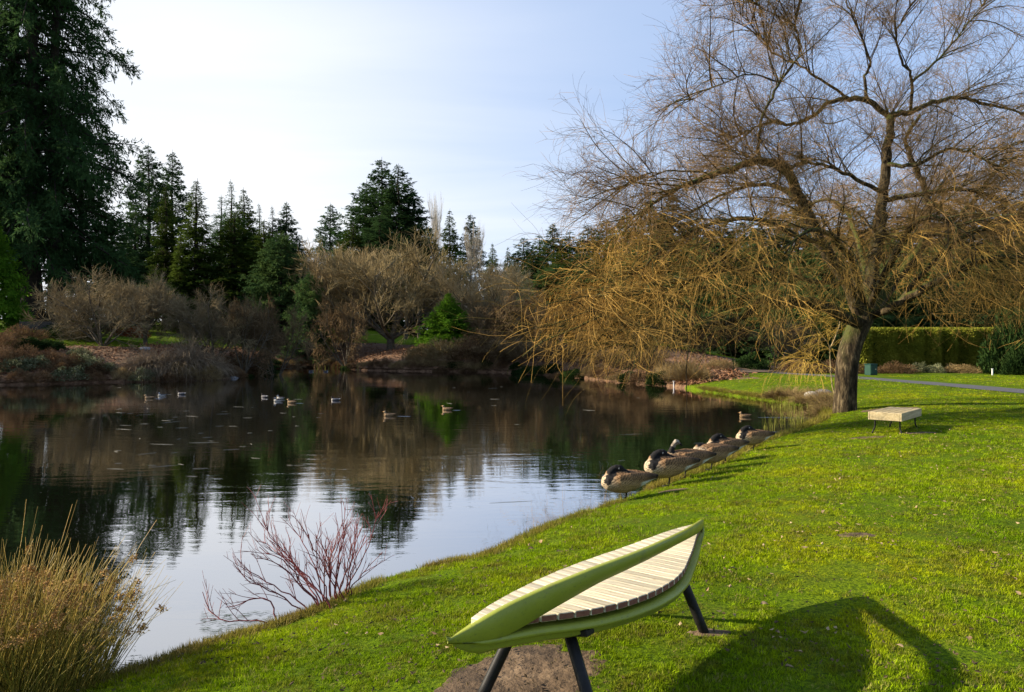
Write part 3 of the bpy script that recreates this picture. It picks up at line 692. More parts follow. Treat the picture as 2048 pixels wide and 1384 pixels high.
for px, D, s in ((1556, 26.2, 0.9), (1572, 26.0, 1.0), (1590, 25.6, 0.9), (1610, 24.6, 0.8), (1635, 24.0, 0.9), (1652, 22.6, 0.9), (1662, 21.4, 0.8), (1655, 20.6, 0.7), (1640, 21.2, 0.7), (1668, 23.5, 0.9), (1630, 25.4, 0.8)):
    low(TS['dry_b'], px, D, s * 0.9, s * 0.7, 'straw coloured grass clump in the inlet beside the willow trunk', 'straw grass clumps beside the willow trunk', 'grass clump', 'dry_grass_clump')
# green reeds standing in the inlet and along the far shore
def reed_patch(pts, lab, grp):
    for x, y, s in pts:
        o = link('reed_clump', TS['reed'], None, (x, y, -0.08)); o['kind'] = 'thing'; o.scale = (s, s, s * random.uniform(0.85, 1.2)); o.rotation_euler = (0, 0, random.random() * 6)
        tag(o, lab, 'reeds', grp)
pts = []
while len(pts) < 30:
    px, D = random.uniform(1528, 1632), random.uniform(17.6, 25)
    x = (px - 1024) / F * D
    s_ = float(pond_sd(x, D)[0])
    if -1.3 < s_ < 0.15: pts.append((x, D, random.uniform(0.55, 1.0)))
reed_patch(pts, 'thin yellow green reeds standing in the shallow inlet before the willow', 'reeds in the inlet by the willow')
pts = [((px - 1024) / F * D, D, s) for px, D, s in ((640, 58.4, 1.4), (668, 57.5, 1.5), (690, 57.2, 1.5), (720, 56.6, 1.4), (755, 55.6, 1.3), (790, 54.8, 1.2), (1170, 44.0, 1.2), (1195, 42.8, 1.3), (1218, 41.8, 1.3), (1240, 40.4, 1.2), (1020, 51.2, 1.0), (1270, 39, 1.0))]
reed_patch(pts, 'low green reeds at the waterline of the far shore', 'reeds along the far shore')

# clipped hedge on the right and the dark shrubs beside it
hx0, hx1, hy, hh = 19.2, 27.2, 41.0, 2.35
hz = g1(23, hy)
rg = np.random.default_rng(51); n = 26000
u = rg.random(n); v = rg.random(n); X = hx0 + (hx1 - hx0 + 1) * u
rib = 0.42 * np.abs(np.sin(X * 2.6 + 0.7 * np.sin(X * 1.3))) + 0.10 * fbm(X * 2, v * 4, 1.0)
topm = rg.random(n) < 0.16
p = np.stack([X, np.where(topm, hy + rg.random(n) * 1.1, hy - rib + 0.1 * rg.random(n) - 0.05), np.where(topm, hh + 0.05 * rg.random(n), v * hh)], 1)
d = np.stack([rg.normal(0, 0.5, n), -0.5 + rg.normal(0, 0.4, n), 0.5 + rg.normal(0, 0.5, n)], 1)
V, f = kites(p, d, 0.17, 0.075, 0.2, 0.25, rg)
o = thing('clipped_hedge', 'long clipped green hedge with a flat top behind the lawn on the right', 'hedge', (0, 0, hz))
link('foliage', mk_mesh('hedge_foliage', V, f, [M['hedge_leaf']]), o)
bx = np.array([[a, b, c] for a in (hx0, hx1 + 1) for b in (hy + 0.08, hy + 1.1) for c in (-0.2, hh - 0.03)])
link('branch_core', mk_mesh('hedge_core', bx, [[(0, 1, 3, 2), (4, 6, 7, 5), (0, 4, 5, 1), (2, 3, 7, 6), (1, 5, 7, 3), (0, 2, 6, 4)]], [M['shrub_leaf']]), o)
low(MS['ever_b'], 2022, 38.5, 1.35, 2.9, 'tall dark evergreen shrub at the right end of the hedge')
low(MS['ever_b'], 2075, 37.5, 1.4, 2.6, 'dark evergreen shrub cut by the right edge of the picture')
low(MS['ever'], 2040, 37, 0.8, 1.2, 'smaller dark shrub in front of the evergreens by the hedge')
for px, D, rx, h, kd, lab in ((1700, 38.6, 0.9, 0.6, 'brush', 'brown low shrub left of the green bin'), (1790, 38.5, 1.0, 0.55, 'brush', 'brown low shrub in the bed right of the green bin'),
                              (1838, 39.6, 0.45, 0.55, 'pale', 'silver leaved round plant at the foot of the hedge'), (1872, 39.4, 0.45, 0.5, 'pale', 'second silver leaved plant nearer the middle of the hedge'),
                              (1920, 39.6, 0.9, 0.45, 'dry', 'tan dead stems at the foot of the hedge right end'), (1660, 39, 1.0, 0.6, 'brush', 'brown shrub just left of the willow trunk behind the lawn'),
                              (1590, 39.5, 1.2, 0.6, 'brush', 'brown shrub in the dark bed behind the lawn tip'), (1500, 40, 0.9, 0.8, 'ever_b', 'green leafy shrub in the dark bed behind the lawn tip'),
                              (1440, 39, 0.9, 0.5, 'dry', 'dry tan clump at the back corner of the lawn tip')):
    low(MS[kd], px, D, rx, h, lab)
# low red hedge behind the left shrubs
low(mound_mesh('leaves', 37, mat_leaf('red_hedge_leaves', (0.16, 0.035, 0.012), (0.30, 0.075, 0.02), 3, 0.2, 0.0), 2600, 0.2, 0.08), 262, 56, 1.1, 0.75, 'low orange red shrub glowing behind the bare trees on the left')

# leaf litter on the mulch beds
V_, F_ = [], Batch()
for X, Y in (bedA, bedB):
    rg = np.random.default_rng(len(X)); n = 14000; i = rg.integers(0, len(X), n)
    px_, py_ = X[i] + rg.normal(0, 0.35, n), Y[i] + rg.normal(0, 0.35, n)
    dd = pond_sd(px_, py_); ok = dd > 0.1; px_, py_, dd = px_[ok], py_[ok], dd[ok]; n = len(px_)
    p = np.stack([px_, py_, height_d(px_, py_, dd) + 0.06 + 0.05 * rg.random(n)], 1)
    dv = rg.normal(0, 1, (n, 3)); dv[:, 2] *= 0.45
    V, f = kites(p, dv, 0.13 + 0.12 * rg.random(n), 0.09, 1.2, 0.25, rg); F_.add(V, f)
o = link('leaf_litter', F_.mesh('leaf_litter', [M['litter']]), kind='stuff'); tag(o, 'brown fallen leaves covering the mulch beds on the far banks', 'leaf litter')

# ------------------------------------------------------------------ the willow
rg = np.random.default_rng(61)
WX, WY = P(1690, 828, 19.8)[:2]
WZ = g1(WX, WY)
wil = thing('weeping_willow', 'large bare weeping willow with leaning mossy trunk and golden hanging twigs', 'tree', (WX, WY, WZ))
ORG = np.array([WX, WY, WZ])
LIMBS = [  # (points as (px, py, depth)), radius at the ends
    ([(1690, 835, 19.8), (1692, 790, 19.8), (1694, 740, 19.8), (1700, 700, 19.85), (1714, 660, 19.9), (1732, 622, 20.0)], .32, .30),
    ([(1727, 645, 20), (1690, 560, 19.6), (1640, 480, 19.2), (1602, 400, 19), (1568, 338, 18.8), (1516, 322, 18.4), (1464, 338, 18), (1400, 360, 17.6), (1330, 392, 17.2), (1260, 440, 17)], .25, .03),
    ([(1520, 322, 18.4), (1516, 285, 18.4), (1532, 220, 18.6), (1562, 160, 18.8), (1600, 105, 19), (1590, 50, 19), (1600, -10, 19)], .06, .015),
    ([(1732, 630, 20.2), (1745, 540, 20.4), (1758, 450, 20.5), (1765, 380, 20.6), (1775, 300, 20.6), (1778, 232, 20.6)], .26, .13),
    ([(1778, 235, 20.6), (1740, 205, 20.6), (1700, 197, 20.4), (1660, 205, 20.2), (1620, 235, 20), (1580, 250, 19.8), (1540, 245, 19.6), (1490, 265, 19.4), (1440, 290, 19)], .11, .02),
    ([(1690, 195, 20.4), (1640, 160, 20.2), (1590, 130, 20), (1545, 105, 19.8), (1510, 60, 19.6), (1470, 20, 19.5)], .05, .012),
    ([(1735, 208, 20.6), (1728, 160, 20.6), (1740, 125, 20.6), (1715, 60, 20.4), (1690, 0, 20.3), (1672, -60, 20.2)], .06, .015),
    ([(1778, 232, 20.6), (1820, 222, 20.7), (1865, 205, 20.8), (1910, 195, 21), (1960, 205, 21), (2010, 218, 21.2), (2080, 240, 21.5)], .11, .03),
    ([(1820, 222, 20.7), (1822, 160, 20.6), (1802, 120, 20.4), (1792, 60, 20.2), (1830, 0, 20), (1862, -60, 20)], .06, .012),
    ([(1822, 165, 20.6), (1870, 125, 21), (1910, 80, 21.4), (1950, 30, 21.6), (1985, -30, 22)], .05, .012),
    ([(1738, 635, 20.5), (1790, 560, 21.5), (1848, 480, 22), (1855, 400, 22.3), (1832, 340, 22.3), (1812, 280, 22.2), (1840, 230, 22)], .20, .05),
    ([(1852, 410, 22.2), (1905, 420, 22), (1965, 468, 21.6), (2040, 520, 21), (2120, 600, 20.5)], .11, .03),
    ([(1856, 470, 22), (1930, 420, 22.5), (2000, 335, 23), (2065, 310, 23), (2150, 330, 23)], .10, .03),
    ([(1735, 632, 20), (1790, 612, 19.3), (1870, 565, 18.4), (1960, 522, 17.6), (2060, 515, 17), (2160, 560, 16.5)], .19, .04),
    ([(1718, 648, 19.8), (1636, 608, 19.2), (1575, 604, 18.6), (1516, 603, 18), (1485, 632, 17.7), (1412, 650, 17.2), (1355, 671, 16.8), (1334, 664, 16.6), (1256, 650, 16)], .17, .045),
    ([(1730, 610, 20), (1700, 520, 18.2), (1660, 470, 17.2), (1620, 462, 16.6), (1560, 500, 16.2)], .13, .03),
    ([(1740, 605, 20.5), (1720, 500, 22.5), (1690, 420, 24.5), (1640, 400, 25.6), (1580, 440, 26.4)], .14, .03),
    ([(1745, 600, 20), (1800, 490, 18.4), (1840, 440, 17.6), (1890, 440, 17), (1950, 480, 16.6)], .13, .03),
    ([(1750, 570, 21), (1830, 450, 23.5), (1900, 400, 25), (1975, 430, 26)], .12, .03),
    ([(1640, 482, 19.2), (1590, 470, 18.5), (1530, 442, 18), (1450, 440, 17.5), (1370, 470, 17.1), (1290, 530, 16.8), (1230, 580, 16.6)], .10, .02),
    ([(1602, 402, 19), (1540, 370, 20), (1470, 380, 20.6), (1390, 420, 21), (1310, 480, 21.4)], .09, .02),
    ([(1692, 565, 19.6), (1620, 560, 18.5), (1540, 540, 17.5), (1450, 542, 17), (1360, 570, 16.5), (1270, 590, 16.3), (1220, 585, 16.2)], .09, .015),
    ([(1765, 385, 20.6), (1700, 352, 19.5), (1640, 330, 19), (1590, 330, 18.5), (1540, 370, 18)], .08, .02),
    ([(1770, 330, 20.6), (1830, 330, 19.5), (1890, 300, 18.6), (1950, 310, 18), (2020, 360, 17.5)], .08, .02),
    ([(1430, 350, 17.8), (1360, 340, 17.9), (1290, 350, 18), (1230, 380, 18.2)], .035, .012),
    ([(1256, 650, 16), (1200, 628, 15.9), (1165, 615, 15.8)], .045, .012),
    ([(1334, 664, 16.6), (1290, 690, 16.4), (1250, 690, 16.2), (1215, 670, 16)], .04, .012),
    ([(1412, 650, 17.2), (1370, 610, 17), (1320, 600, 16.6), (1270, 620, 16.4)], .04, .012),
    ([(2000, 520, 17.4), (2040, 570, 17), (2080, 620, 16.6)], .04, .012),
    ([(1790, 612, 19.3), (1850, 540, 18.8), (1930, 470, 18.6), (2010, 450, 18.4), (2090, 500, 18)], .09, .02),
    ([(1765, 400, 20.6), (1840, 388, 20), (1920, 380, 19.6), (2000, 400, 19.2), (2080, 460, 19)], .10, .02),
    ([(1765, 470, 20.5), (1840, 470, 19.6), (1920, 480, 18.8), (1990, 530, 18.2)], .07, .02),
    ([(1560, 165, 18.8), (1500, 150, 18.6), (1440, 170, 18.5), (1380, 200, 18.4)], .03, .01),
    ([(1590, 52, 19), (1530, 20, 19), (1470, -20, 19)], .02, .01),
]
paths, rads, B = [], [], Batch()
for i, (pts, r0, r1) in enumerate(LIMBS):
    c = catmull([P(*q) for q in pts], 5) - ORG
    k = len(c); t = np.linspace(0, 1, k); rr = (r0 * (1 - t) + r1 * t) * (1.0 if i == 14 else .78) if i else np.interp(t, [0, .08, .25, 1], [.37, .305, .285, .275])
    if i: c[1:-1] += rg.normal(0, 0.018, (k - 2, 3))
    paths.append(c); rads.append(rr)
    V, f = tubes(c[None], rr[None], 18 if i == 0 else 9, True)
    if i == 0:  # fluted, gnarled trunk
        a = np.arctan2(V[:, 1] - np.interp(V[:, 2], c[:, 2], c[:, 1]), V[:, 0] - np.interp(V[:, 2], c[:, 2], c[:, 0]))
        cx = np.interp(V[:, 2], c[:, 2], c[:, 0]); cy = np.interp(V[:, 2], c[:, 2], c[:, 1])
        s = 1 + 0.07 * np.sin(a * 5 + V[:, 2] * 0.8) + 0.05 * np.sin(a * 9 - V[:, 2] * 1.7)
        V[:, 0] = cx + (V[:, 0] - cx) * s; V[:, 1] = cy + (V[:, 1] - cy) * s
        V[:, 2] -= 0.1 * (V[:, 2] < 0.1)
        link('trunk', mk_mesh('willow_trunk', V, f, [M['bark_willow']], True), wil)
    else:
        link('limb', mk_mesh('willow_limb', V, f, [M['bark_willow']], True), wil)
# boughs grow from the limbs, branchlets from the boughs, twigs from those
KR = 24
RP, RL = zip(*[resample(c, KR) for c in paths[1:]]); RP = np.array(RP); RL = np.array(RL)
cnt = np.maximum(4, (RL * 5.0).astype(int))
ctr = np.array([0.6, 0.4, 4.5])
p, d, t, ix = spawn(RP, cnt, 0.22, 1.0, 55, (0, 0, 0.15), rg, 0.8)
outw = norm((p - ctr) * np.array([1, 1, 0.6])); d = norm(d + 0.55 * outw)
hi = sstep(3.2, 7.0, p[:, 2])                        # 1 in the upper crown, 0 in the hanging skirt
d[:, 2] += 0.35 * hi - 0.05
b1 = strands(p, d, (1.0 + 1.5 * rg.random(len(p))) * (1.1 - 0.3 * t), 8, 0.25 + 0.35 * (1 - hi), 0.13, rg)
V, f = tubes(b1, 0.018 * np.linspace(1, 0.35, 8)[None] * (0.7 + 0.6 * rg.random((len(b1), 1))), 4); Bb = Batch().add(V, f)
link('boughs', Bb.mesh('willow_boughs', [M['bark_willow']], True), wil)
p, d, t, ix = spawn(b1, np.full(len(b1), 14), 0.12, 1.0, 50, (0, 0, 0.1), rg)
hi = sstep(2.6, 6.2, p[:, 2]); d = norm(d + 0.35 * norm((p - ctr) * np.array([1, 1, 0.7])))
kp = rg.random(len(p)) < 0.38 + 0.50 * hi
p, d, hi = p[kp], d[kp], hi[kp]
L2 = (0.55 + 0.8 * rg.random(len(p))) * (1 + 0.5 * (1 - hi))
b2 = strands(p, d, L2 * 0.9, 7, 0.15 + 0.65 * (1 - hi) * rg.random(len(p)) + 0.2 * rg.random(len(p)), 0.20, rg)
keep = ORG[2] + b2[:, :, 2].min(axis=1) > 1.4 + 0.8 * rg.random(len(b2)) - 0.5 * (b2[:, 0, 0] < -4.2)
b2 = b2[keep]; hi = hi[keep]; p = p[keep]
top = hi > 0.55 + 0.3 * (rg.random(len(p)) - 0.5)
T1, T2 = Batch(), Batch()
for msk, T in ((top, T1), (~top, T2)):
    V, f = tubes(b2[msk], 0.0050 * np.linspace(1, 0.5, 7)[None], 3); T.add(V, f)
    p, d, t, ix = spawn(b2[msk], np.full(msk.sum(), 6 if T is T1 else 4), 0.1, 1.0, 36, (0, 0, 0.0), rg)
    h3 = sstep(2.4, 5.8, p[:, 2])
    b3 = strands(p, d, (0.30 + 0.55 * rg.random(len(p))) * (1 + 0.9 * (1 - h3)), 7, 0.1 + 1.0 * (1 - h3) * rg.random(len(p)), 0.15, rg)
    wl_z = ORG[2] + b3[:, :, 2].min(axis=1)
    lim = np.where(b3[:, 0, 0] < -4.2, 1.0, 1.75) + 0.9 * rg.random(len(b3)) - 1.2 * (rg.random(len(b3)) < 0.06)
    b3 = b3[wl_z > lim]
    V, f = tubes(b3, 0.0032 * np.linspace(1, 0.55, 7)[None], 3); T.add(V, f)
# long golden shoots arching out at the left end of the crown
n = 95; a0 = np.array([P(px, py, D) for px, py, D in zip(1130 + 260 * rg.random(n), 560 + 90 * rg.random(n), 15.7 + 1.2 * rg.random(n))]) - ORG
s3 = strands(a0, np.stack([-np.ones(n), rg.normal(0, .45, n), .15 + .5 * rg.random(n)], 1), .8 + .9 * rg.random(n), 12, 1.5 + 1.2 * rg.random(n), .035, rg)
V, f = tubes(s3, 0.0055 * np.linspace(1, .4, 12)[None], 3); T2.add(V, f)
p, d, t, ix = spawn(s3, np.full(n, 3), .2, .8, 26, (0, 0, -.1), rg); s4 = strands(p, d, .35 + .5 * rg.random(len(p)), 7, .8, .05, rg)
V, f = tubes(s4, 0.0036 * np.linspace(1, .5, 7)[None], 3); T2.add(V, f)
link('upper_twigs', T1.mesh('willow_upper_twigs', [M['twig_willow_top']]), wil)
link('hanging_twigs', T2.mesh('willow_hanging_twigs', [M['twig_willow']]), wil)

# yellow twigged sapling left of the trunk
rg = np.random.default_rng(62)
sx_, sy_ = P(1672, 790, 21.5)[:2]; sz_ = g1(sx_, sy_)
o = thing('yellow_sapling', 'slender sapling with bright yellow orange twigs just left of the willow trunk', 'shrub', (sx_, sy_, sz_)); so = np.array([sx_, sy_, sz_])
mains = [catmull([P(*q) - so for q in pts], 4) for pts in ([(1672, 795, 21.5), (1664, 770, 21.5), (1662, 745, 21.5), (1650, 728, 21.4), (1625, 718, 21.2), (1590, 722, 21)], [(1662, 745, 21.5), (1660, 715, 21.6), (1658, 690, 21.6), (1640, 665, 21.6), (1625, 640, 21.5)], [(1659, 700, 21.6), (1672, 670, 21.7), (1680, 640, 21.8), (1670, 610, 21.8)])]
B = Batch()
mm = np.array([resample(c, 14)[0] for c in mains])
V, f = tubes(mm, 0.022 * np.linspace(1, 0.3, 14)[None], 5); B.add(V, f)
link('stem', B.mesh('sapling_stem', [M['twig_tan']], True), o)
p, d, t, ix = spawn(mm, np.array([34, 34, 26]), 0.3, 1, 55, (-0.2, 0, 0.25), rg)
b = strands(p, d, 0.4 + 0.7 * rg.random(len(p)), 6, 0.9, 0.08, rg); B = Batch()
V, f = tubes(b, 0.006 * np.linspace(1, .4, 6)[None], 3); B.add(V, f)
p, d, t, ix = spawn(b, np.full(len(b), 4), 0.2, 1, 36, (0, 0, 0), rg); b = strands(p, d, 0.3 + 0.3 * rg.random(len(p)), 4, 0.7, 0.08, rg)
V, f = tubes(b, 0.0045 * np.linspace(1, .4, 4)[None], 3); B.add(V, f)
link('twigs', B.mesh('sapling_twigs', [M['twig_yellow']]), o)

# ------------------------------------------------------------------ red dogwood at the near edge
rg = np.random.default_rng(63)
bx_, by_ = P(655, 1200, 5.45)[:2]; bz_ = 0.06; do = np.array([bx_, by_, bz_])
dog = thing('red_dogwood', 'bare red twigged shrub leaning over the water at the grass edge', 'shrub', (bx_, by_, bz_))
stems = [[(648, 1196, 5.4), (590, 1130, 5.5), (535, 1060, 5.6), (520, 1030, 5.65), (505, 1000, 5.7)], [(655, 1195, 5.4), (630, 1130, 5.6), (605, 1085, 5.7), (585, 1055, 5.8), (578, 1030, 5.8)],
         [(612, 1215, 5.3), (560, 1180, 5.35), (510, 1150, 5.4), (475, 1120, 5.45), (445, 1122, 5.5)], [(600, 1220, 5.25), (545, 1185, 5.2), (500, 1165, 5.2), (468, 1130, 5.25), (463, 1090, 5.3)],
         [(535, 1246, 5.05), (490, 1243, 5.05), (440, 1238, 5.05), (420, 1225, 5.1), (405, 1190, 5.15), (390, 1155, 5.2)], [(540, 1205, 5.15), (505, 1198, 5.15), (475, 1212, 5.1), (430, 1212, 5.1)],
         [(660, 1190, 5.5), (660, 1130, 5.6), (672, 1075, 5.7), (690, 1030, 5.8), (698, 1010, 5.8)], [(668, 1188, 5.5), (680, 1120, 5.55), (690, 1060, 5.6), (690, 1020, 5.6)],
         [(690, 1180, 5.6), (718, 1130, 5.6), (740, 1080, 5.7), (755, 1030, 5.7), (766, 985, 5.75)], [(700, 1178, 5.6), (725, 1150, 5.6), (750, 1112, 5.6)], [(672, 1186, 5.5), (640, 1120, 5.4), (618, 1080, 5.3), (612, 1035, 5.3)],
         [(680, 1184, 5.55), (700, 1120, 5.6), (712, 1070, 5.7), (716, 1045, 5.7)], [(640, 1200, 5.4), (610, 1150, 5.5), (580, 1120, 5.6), (555, 1095, 5.7), (520, 1065, 5.7)],
         [(650, 1196, 5.4), (648, 1140, 5.3), (652, 1090, 5.2), (660, 1040, 5.2)], [(630, 1205, 5.35), (590, 1160, 5.3), (555, 1130, 5.3), (515, 1115, 5.3), (495, 1085, 5.3)], [(695, 1180, 5.6), (708, 1130, 5.5), (730, 1075, 5.5), (733, 1050, 5.5)]]
for pts in stems[:1] + stems[6:8] + stems[10:]:
    j_ = rg.normal(0, 1, 2); stems.append([(a + j_[0] * (5 + 4 * k_), b + j_[1] * 6 * k_, c_ + rg.normal(0, .05)) for k_, (a, b, c_) in enumerate(pts)])
TW = Batch()
for pts in stems:
    pts = [(pts[0][0] + 12, pts[0][1] + 34, pts[0][2] - .02)] + pts
    c, Ls = resample(catmull([P(*q) - do for q in pts], 4), 14); c = c[:12]; Ls *= .85; c[1:] += rg.normal(0, 0.006, (11, 3))
    V, f = tubes(c[None], np.linspace(0.0062, 0.0026, 12)[None], 5)
    link('stem', mk_mesh('dogwood_stem', V, f, [M['dogwood']], True), dog)
    p, d, t, ix = spawn(c[None], np.array([max(5, int(Ls * 11))]), 0.25, 0.97, 32, (0, 0, 0.35), rg)
    b = strands(p, d, 0.08 + 0.20 * rg.random(len(p)), 5, -0.2, 0.10, rg); V, f = tubes(b, 0.0028 * np.linspace(1, .5, 5)[None], 4); TW.add(V, f)
    p, d, t, ix = spawn(b, np.full(len(b), 2), 0.3, 0.9, 34, (0, 0, 0.3), rg)
    b = strands(p, d, 0.05 + 0.10 * rg.random(len(p)), 4, -0.1, 0.1, rg); V, f = tubes(b, 0.0018 * np.linspace(1, .6, 4)[None], 3); TW.add(V, f)
link('twigs', TW.mesh('dogwood_twigs', [M['dogwood']], True), dog)

# ------------------------------------------------------------------ rush clump in the near left corner
rg = np.random.default_rng(64)
rx_, ry_ = -2.95, 4.15
rush = thing('rush_clump', 'tall golden green rush clump with brown seed tufts at the near left corner', 'rushes', (rx_, ry_, 0.0))
n = 1350; rr = np.sqrt(rg.random(n)); az = rg.random(n) * 6.283
p = np.stack([0.56 * rr * np.cos(az) , 0.42 * rr * np.sin(az), np.full(n, 0.02)], 1)
lean = np.stack([0.30 * (p[:, 0] / 0.62) + rg.normal(0.07, 0.14, n), 0.25 * (p[:, 1] / 0.42) + rg.normal(0, 0.13, n), np.ones(n)], 1)
Ln = (0.45 + 0.55 * rg.random(n)) * (1.06 - 0.22 * rr); big = rg.random(n) < 0.04; Ln[big] *= 1.22
st = strands(p, lean, Ln, 7, 0.25 + 0.75 * rg.random(n) ** 3, 0.035, rg)
V, f = tubes(st, 0.0030 * np.linspace(1, .35, 7)[None], 3)
so = link('stems', mk_mesh('rush_stems', V, f, [M['rush']]), rush, kind='stuff')
sel = np.where((Ln > 0.72) & (rg.random(n) < 0.42))[0]
hp = st[sel, 4] * (1 - 0.5) + st[sel, 5] * 0.5; V_, F_ = [], Batch()
q = np.repeat(hp, 34, axis=0) + rg.normal(0, 0.012, (len(hp) * 34, 3)); dv = rg.normal(0, 1, q.shape)
V, f = kites(q, dv, 0.020, 0.010, 0.3, 0.3, rg); F_.add(V, f)
link('seed_heads', F_.mesh('rush_seed_heads', [M['seed']]), rush, kind='stuff')
# second, lower rush clump running out of the frame
o = thing('rush_clump', 'lower rush clump behind, cut by the left edge of the picture', 'rushes', (-3.75, 4.3, 0.0), 2.1, None, (0.9, 0.9, 0.82))
for ch in list(rush.children):
    c = ch.copy(); COL.objects.link(c); c.parent = o

# ------------------------------------------------------------------ leaf shaped bench
m, nt, out = new_mat('green_paint')
nb = noise(nt, 3.5, 4, 0.6)
c = ramp(nt, nb, [(0.3, (0.195, 0.220, 0.022)), (0.7, (0.250, 0.275, 0.032))])
c = mixc(nt, ramp(nt, noise(nt, 70, 4, 0.7), [(0.58, (0, 0, 0)), (0.72, (0.7, 0.7, 0.7))]), c, (0.095, 0.11, 0.035))
c = mixc(nt, ramp(nt, noise(nt, 9, 5, 0.75), [(0.58, (0, 0, 0)), (0.66, (0.45, 0.45, 0.45))]), c, (0.13, 0.125, 0.05))
rgn = ramp(nt, noise(nt, 12, 4, 0.6), [(0.3, (0.33, 0.33, 0.33)), (0.7, (0.52, 0.52, 0.52))])
principled(nt, out, c, rgn, noise(nt, 120, 3, 0.5), 0.12, 0.003, 0.4); M['green_paint'] = m
m, nt, out = new_mat('pale_slat_wood')
tcn = nd(nt, 'ShaderNodeTexCoord'); oi = nd(nt, 'ShaderNodeObjectInfo')
gr = noise(nt, 1.0, 5, 0.65, vec=tcn.outputs['Object'], mapping=(60, 5, 60))
c = ramp(nt, gr, [(0.30, (0.27, 0.21, 0.13)), (0.5, (0.53, 0.46, 0.32)), (0.70, (0.70, 0.64, 0.50))])
mrr = nd(nt, 'ShaderNodeMapRange'); mrr.inputs[3].default_value = 0.72; mrr.inputs[4].default_value = 1.12; nt.links.new(oi.outputs['Random'], mrr.inputs[0])
hs = nd(nt, 'ShaderNodeHueSaturation'); nt.links.new(c, hs.inputs['Color']); nt.links.new(mrr.outputs[0], hs.inputs['Value'])
c = mixc(nt, ramp(nt, noise(nt, 38, 4, 0.7), [(0.60, (0, 0, 0)), (0.72, (0.55, 0.55, 0.55))]), hs.outputs[0], (0.20, 0.15, 0.09))
c = mixc(nt, ramp(nt, noise(nt, 5, 4, 0.65), [(0.50, (0, 0, 0)), (0.70, (0.5, 0.5, 0.5))]), c, (0.34, 0.31, 0.24))
principled(nt, out, c, 0.75, gr, 0.3, 0.003, 0.2); M['slat'] = m
M['slat_end'] = mat_rough('slat_end_grain', (0.12, 0.045, 0.030), (0.22, 0.095, 0.06), 60, 0.8, 0.3, 0.002)
m, nt, out = new_mat('black_metal')
c = ramp(nt, noise(nt, 25, 4, 0.6), [(0.3, (0.006, 0.006, 0.006)), (0.75, (0.018, 0.016, 0.015))])
principled(nt, out, c, 0.5, noise(nt, 90, 3, 0.5), 0.15, 0.002, 0.2); M['black'] = m

C0 = np.array([-0.27, 2.98]); CD = np.array([0.608, 0.794]); CN = np.array([0.794, -0.608])
SS = np.array([0, .12, .25, .39, .484, .61, .78, .99, 1.2, 1.38, 1.53, 1.8, 2.09, 2.3, 2.42])
TN = np.array([0, .055, .115, .185, .255, .335, .405, .45, .455, .43, .385, .30, .20, .135, .09])
TF = np.array([0, -.03, -.065, -.09, -.10, -.11, -.118, -.115, -.10, -.08, -.06, -.035, -.008, .035, .088])
ZS = 0.90
def smooth_tab(s, t): return np.interp(s, SS, t) * 0.5 + 0.25 * (np.interp(s - 0.05, SS, t) + np.interp(s + 0.05, SS, t)) * ((s > 0.05) & (s < 2.37)) + 0.5 * np.interp(s, SS, t) * ((s <= 0.05) | (s >= 2.37))
def bxy(s, t): return C0 + np.outer(s, CD) + np.asarray(t)[:, None] * CN
bench_o = np.array([*(C0 + 1.21 * CD + 0.15 * CN), 0.0]); gzb = g1(bench_o[0], bench_o[1]); bench_o[2] = gzb
ben = thing('leaf_bench', 'leaf shaped bench with pale wood slats, green painted rim and arched green back rail', 'bench', tuple(bench_o))
sl_w, gap = 0.0625, 0.0055; s = 0.20
k = 0
while s < 2.36:
    s0, s1 = s, s + sl_w
    q = np.array([s0, s0, s1, s1]); tt = np.array([smooth_tab(np.array([s0]), TF)[0] + .012, smooth_tab(np.array([s0]), TN)[0] - .006, smooth_tab(np.array([s1]), TN)[0] - .006, smooth_tab(np.array([s1]), TF)[0] + .012])
    if tt[1] - tt[0] > 0.03:
        bm = bmesh.new(); org = np.array([*(C0 + (s0 + s1) / 2 * CD), ZS])
        xy = bxy(q, tt); vs = []
        for zz in (ZS - 0.03, ZS + 0.0005 * (k % 3)): vs.append([bm.verts.new((*(a - org[:2]), zz - org[2])) for a in xy])
        fb = [bm.faces.new(vs[0]), bm.faces.new(vs[1][::-1])]
        for i in range(4):
            fc = bm.faces.new([vs[0][i], vs[1][i], vs[1][(i + 1) % 4], vs[0][(i + 1) % 4]])
            if i == 1 or i == 3: fc.material_index = 1
        bmesh.ops.recalc_face_normals(bm, faces=bm.faces)
        bmesh.ops.bevel(bm, geom=[e for e in bm.edges], offset=0.003, segments=1, affect='EDGES')
        # into the slat's own axes: y along the slat
        ang = math.atan2(CN[1], CN[0]) - math.pi / 2
        bmesh.ops.rotate(bm, cent=(0, 0, 0), matrix=Matrix.Rotation(-ang, 3, 'Z'), verts=bm.verts)
        me = bpy.data.meshes.new('slat'); bm.to_mesh(me); bm.free(); me.materials.append(M['slat']); me.materials.append(M['slat_end'])
        o = link('slat', me, ben, tuple(org - bench_o)); o.rotation_euler = (0, 0, ang); k += 1
    s += sl_w + gap
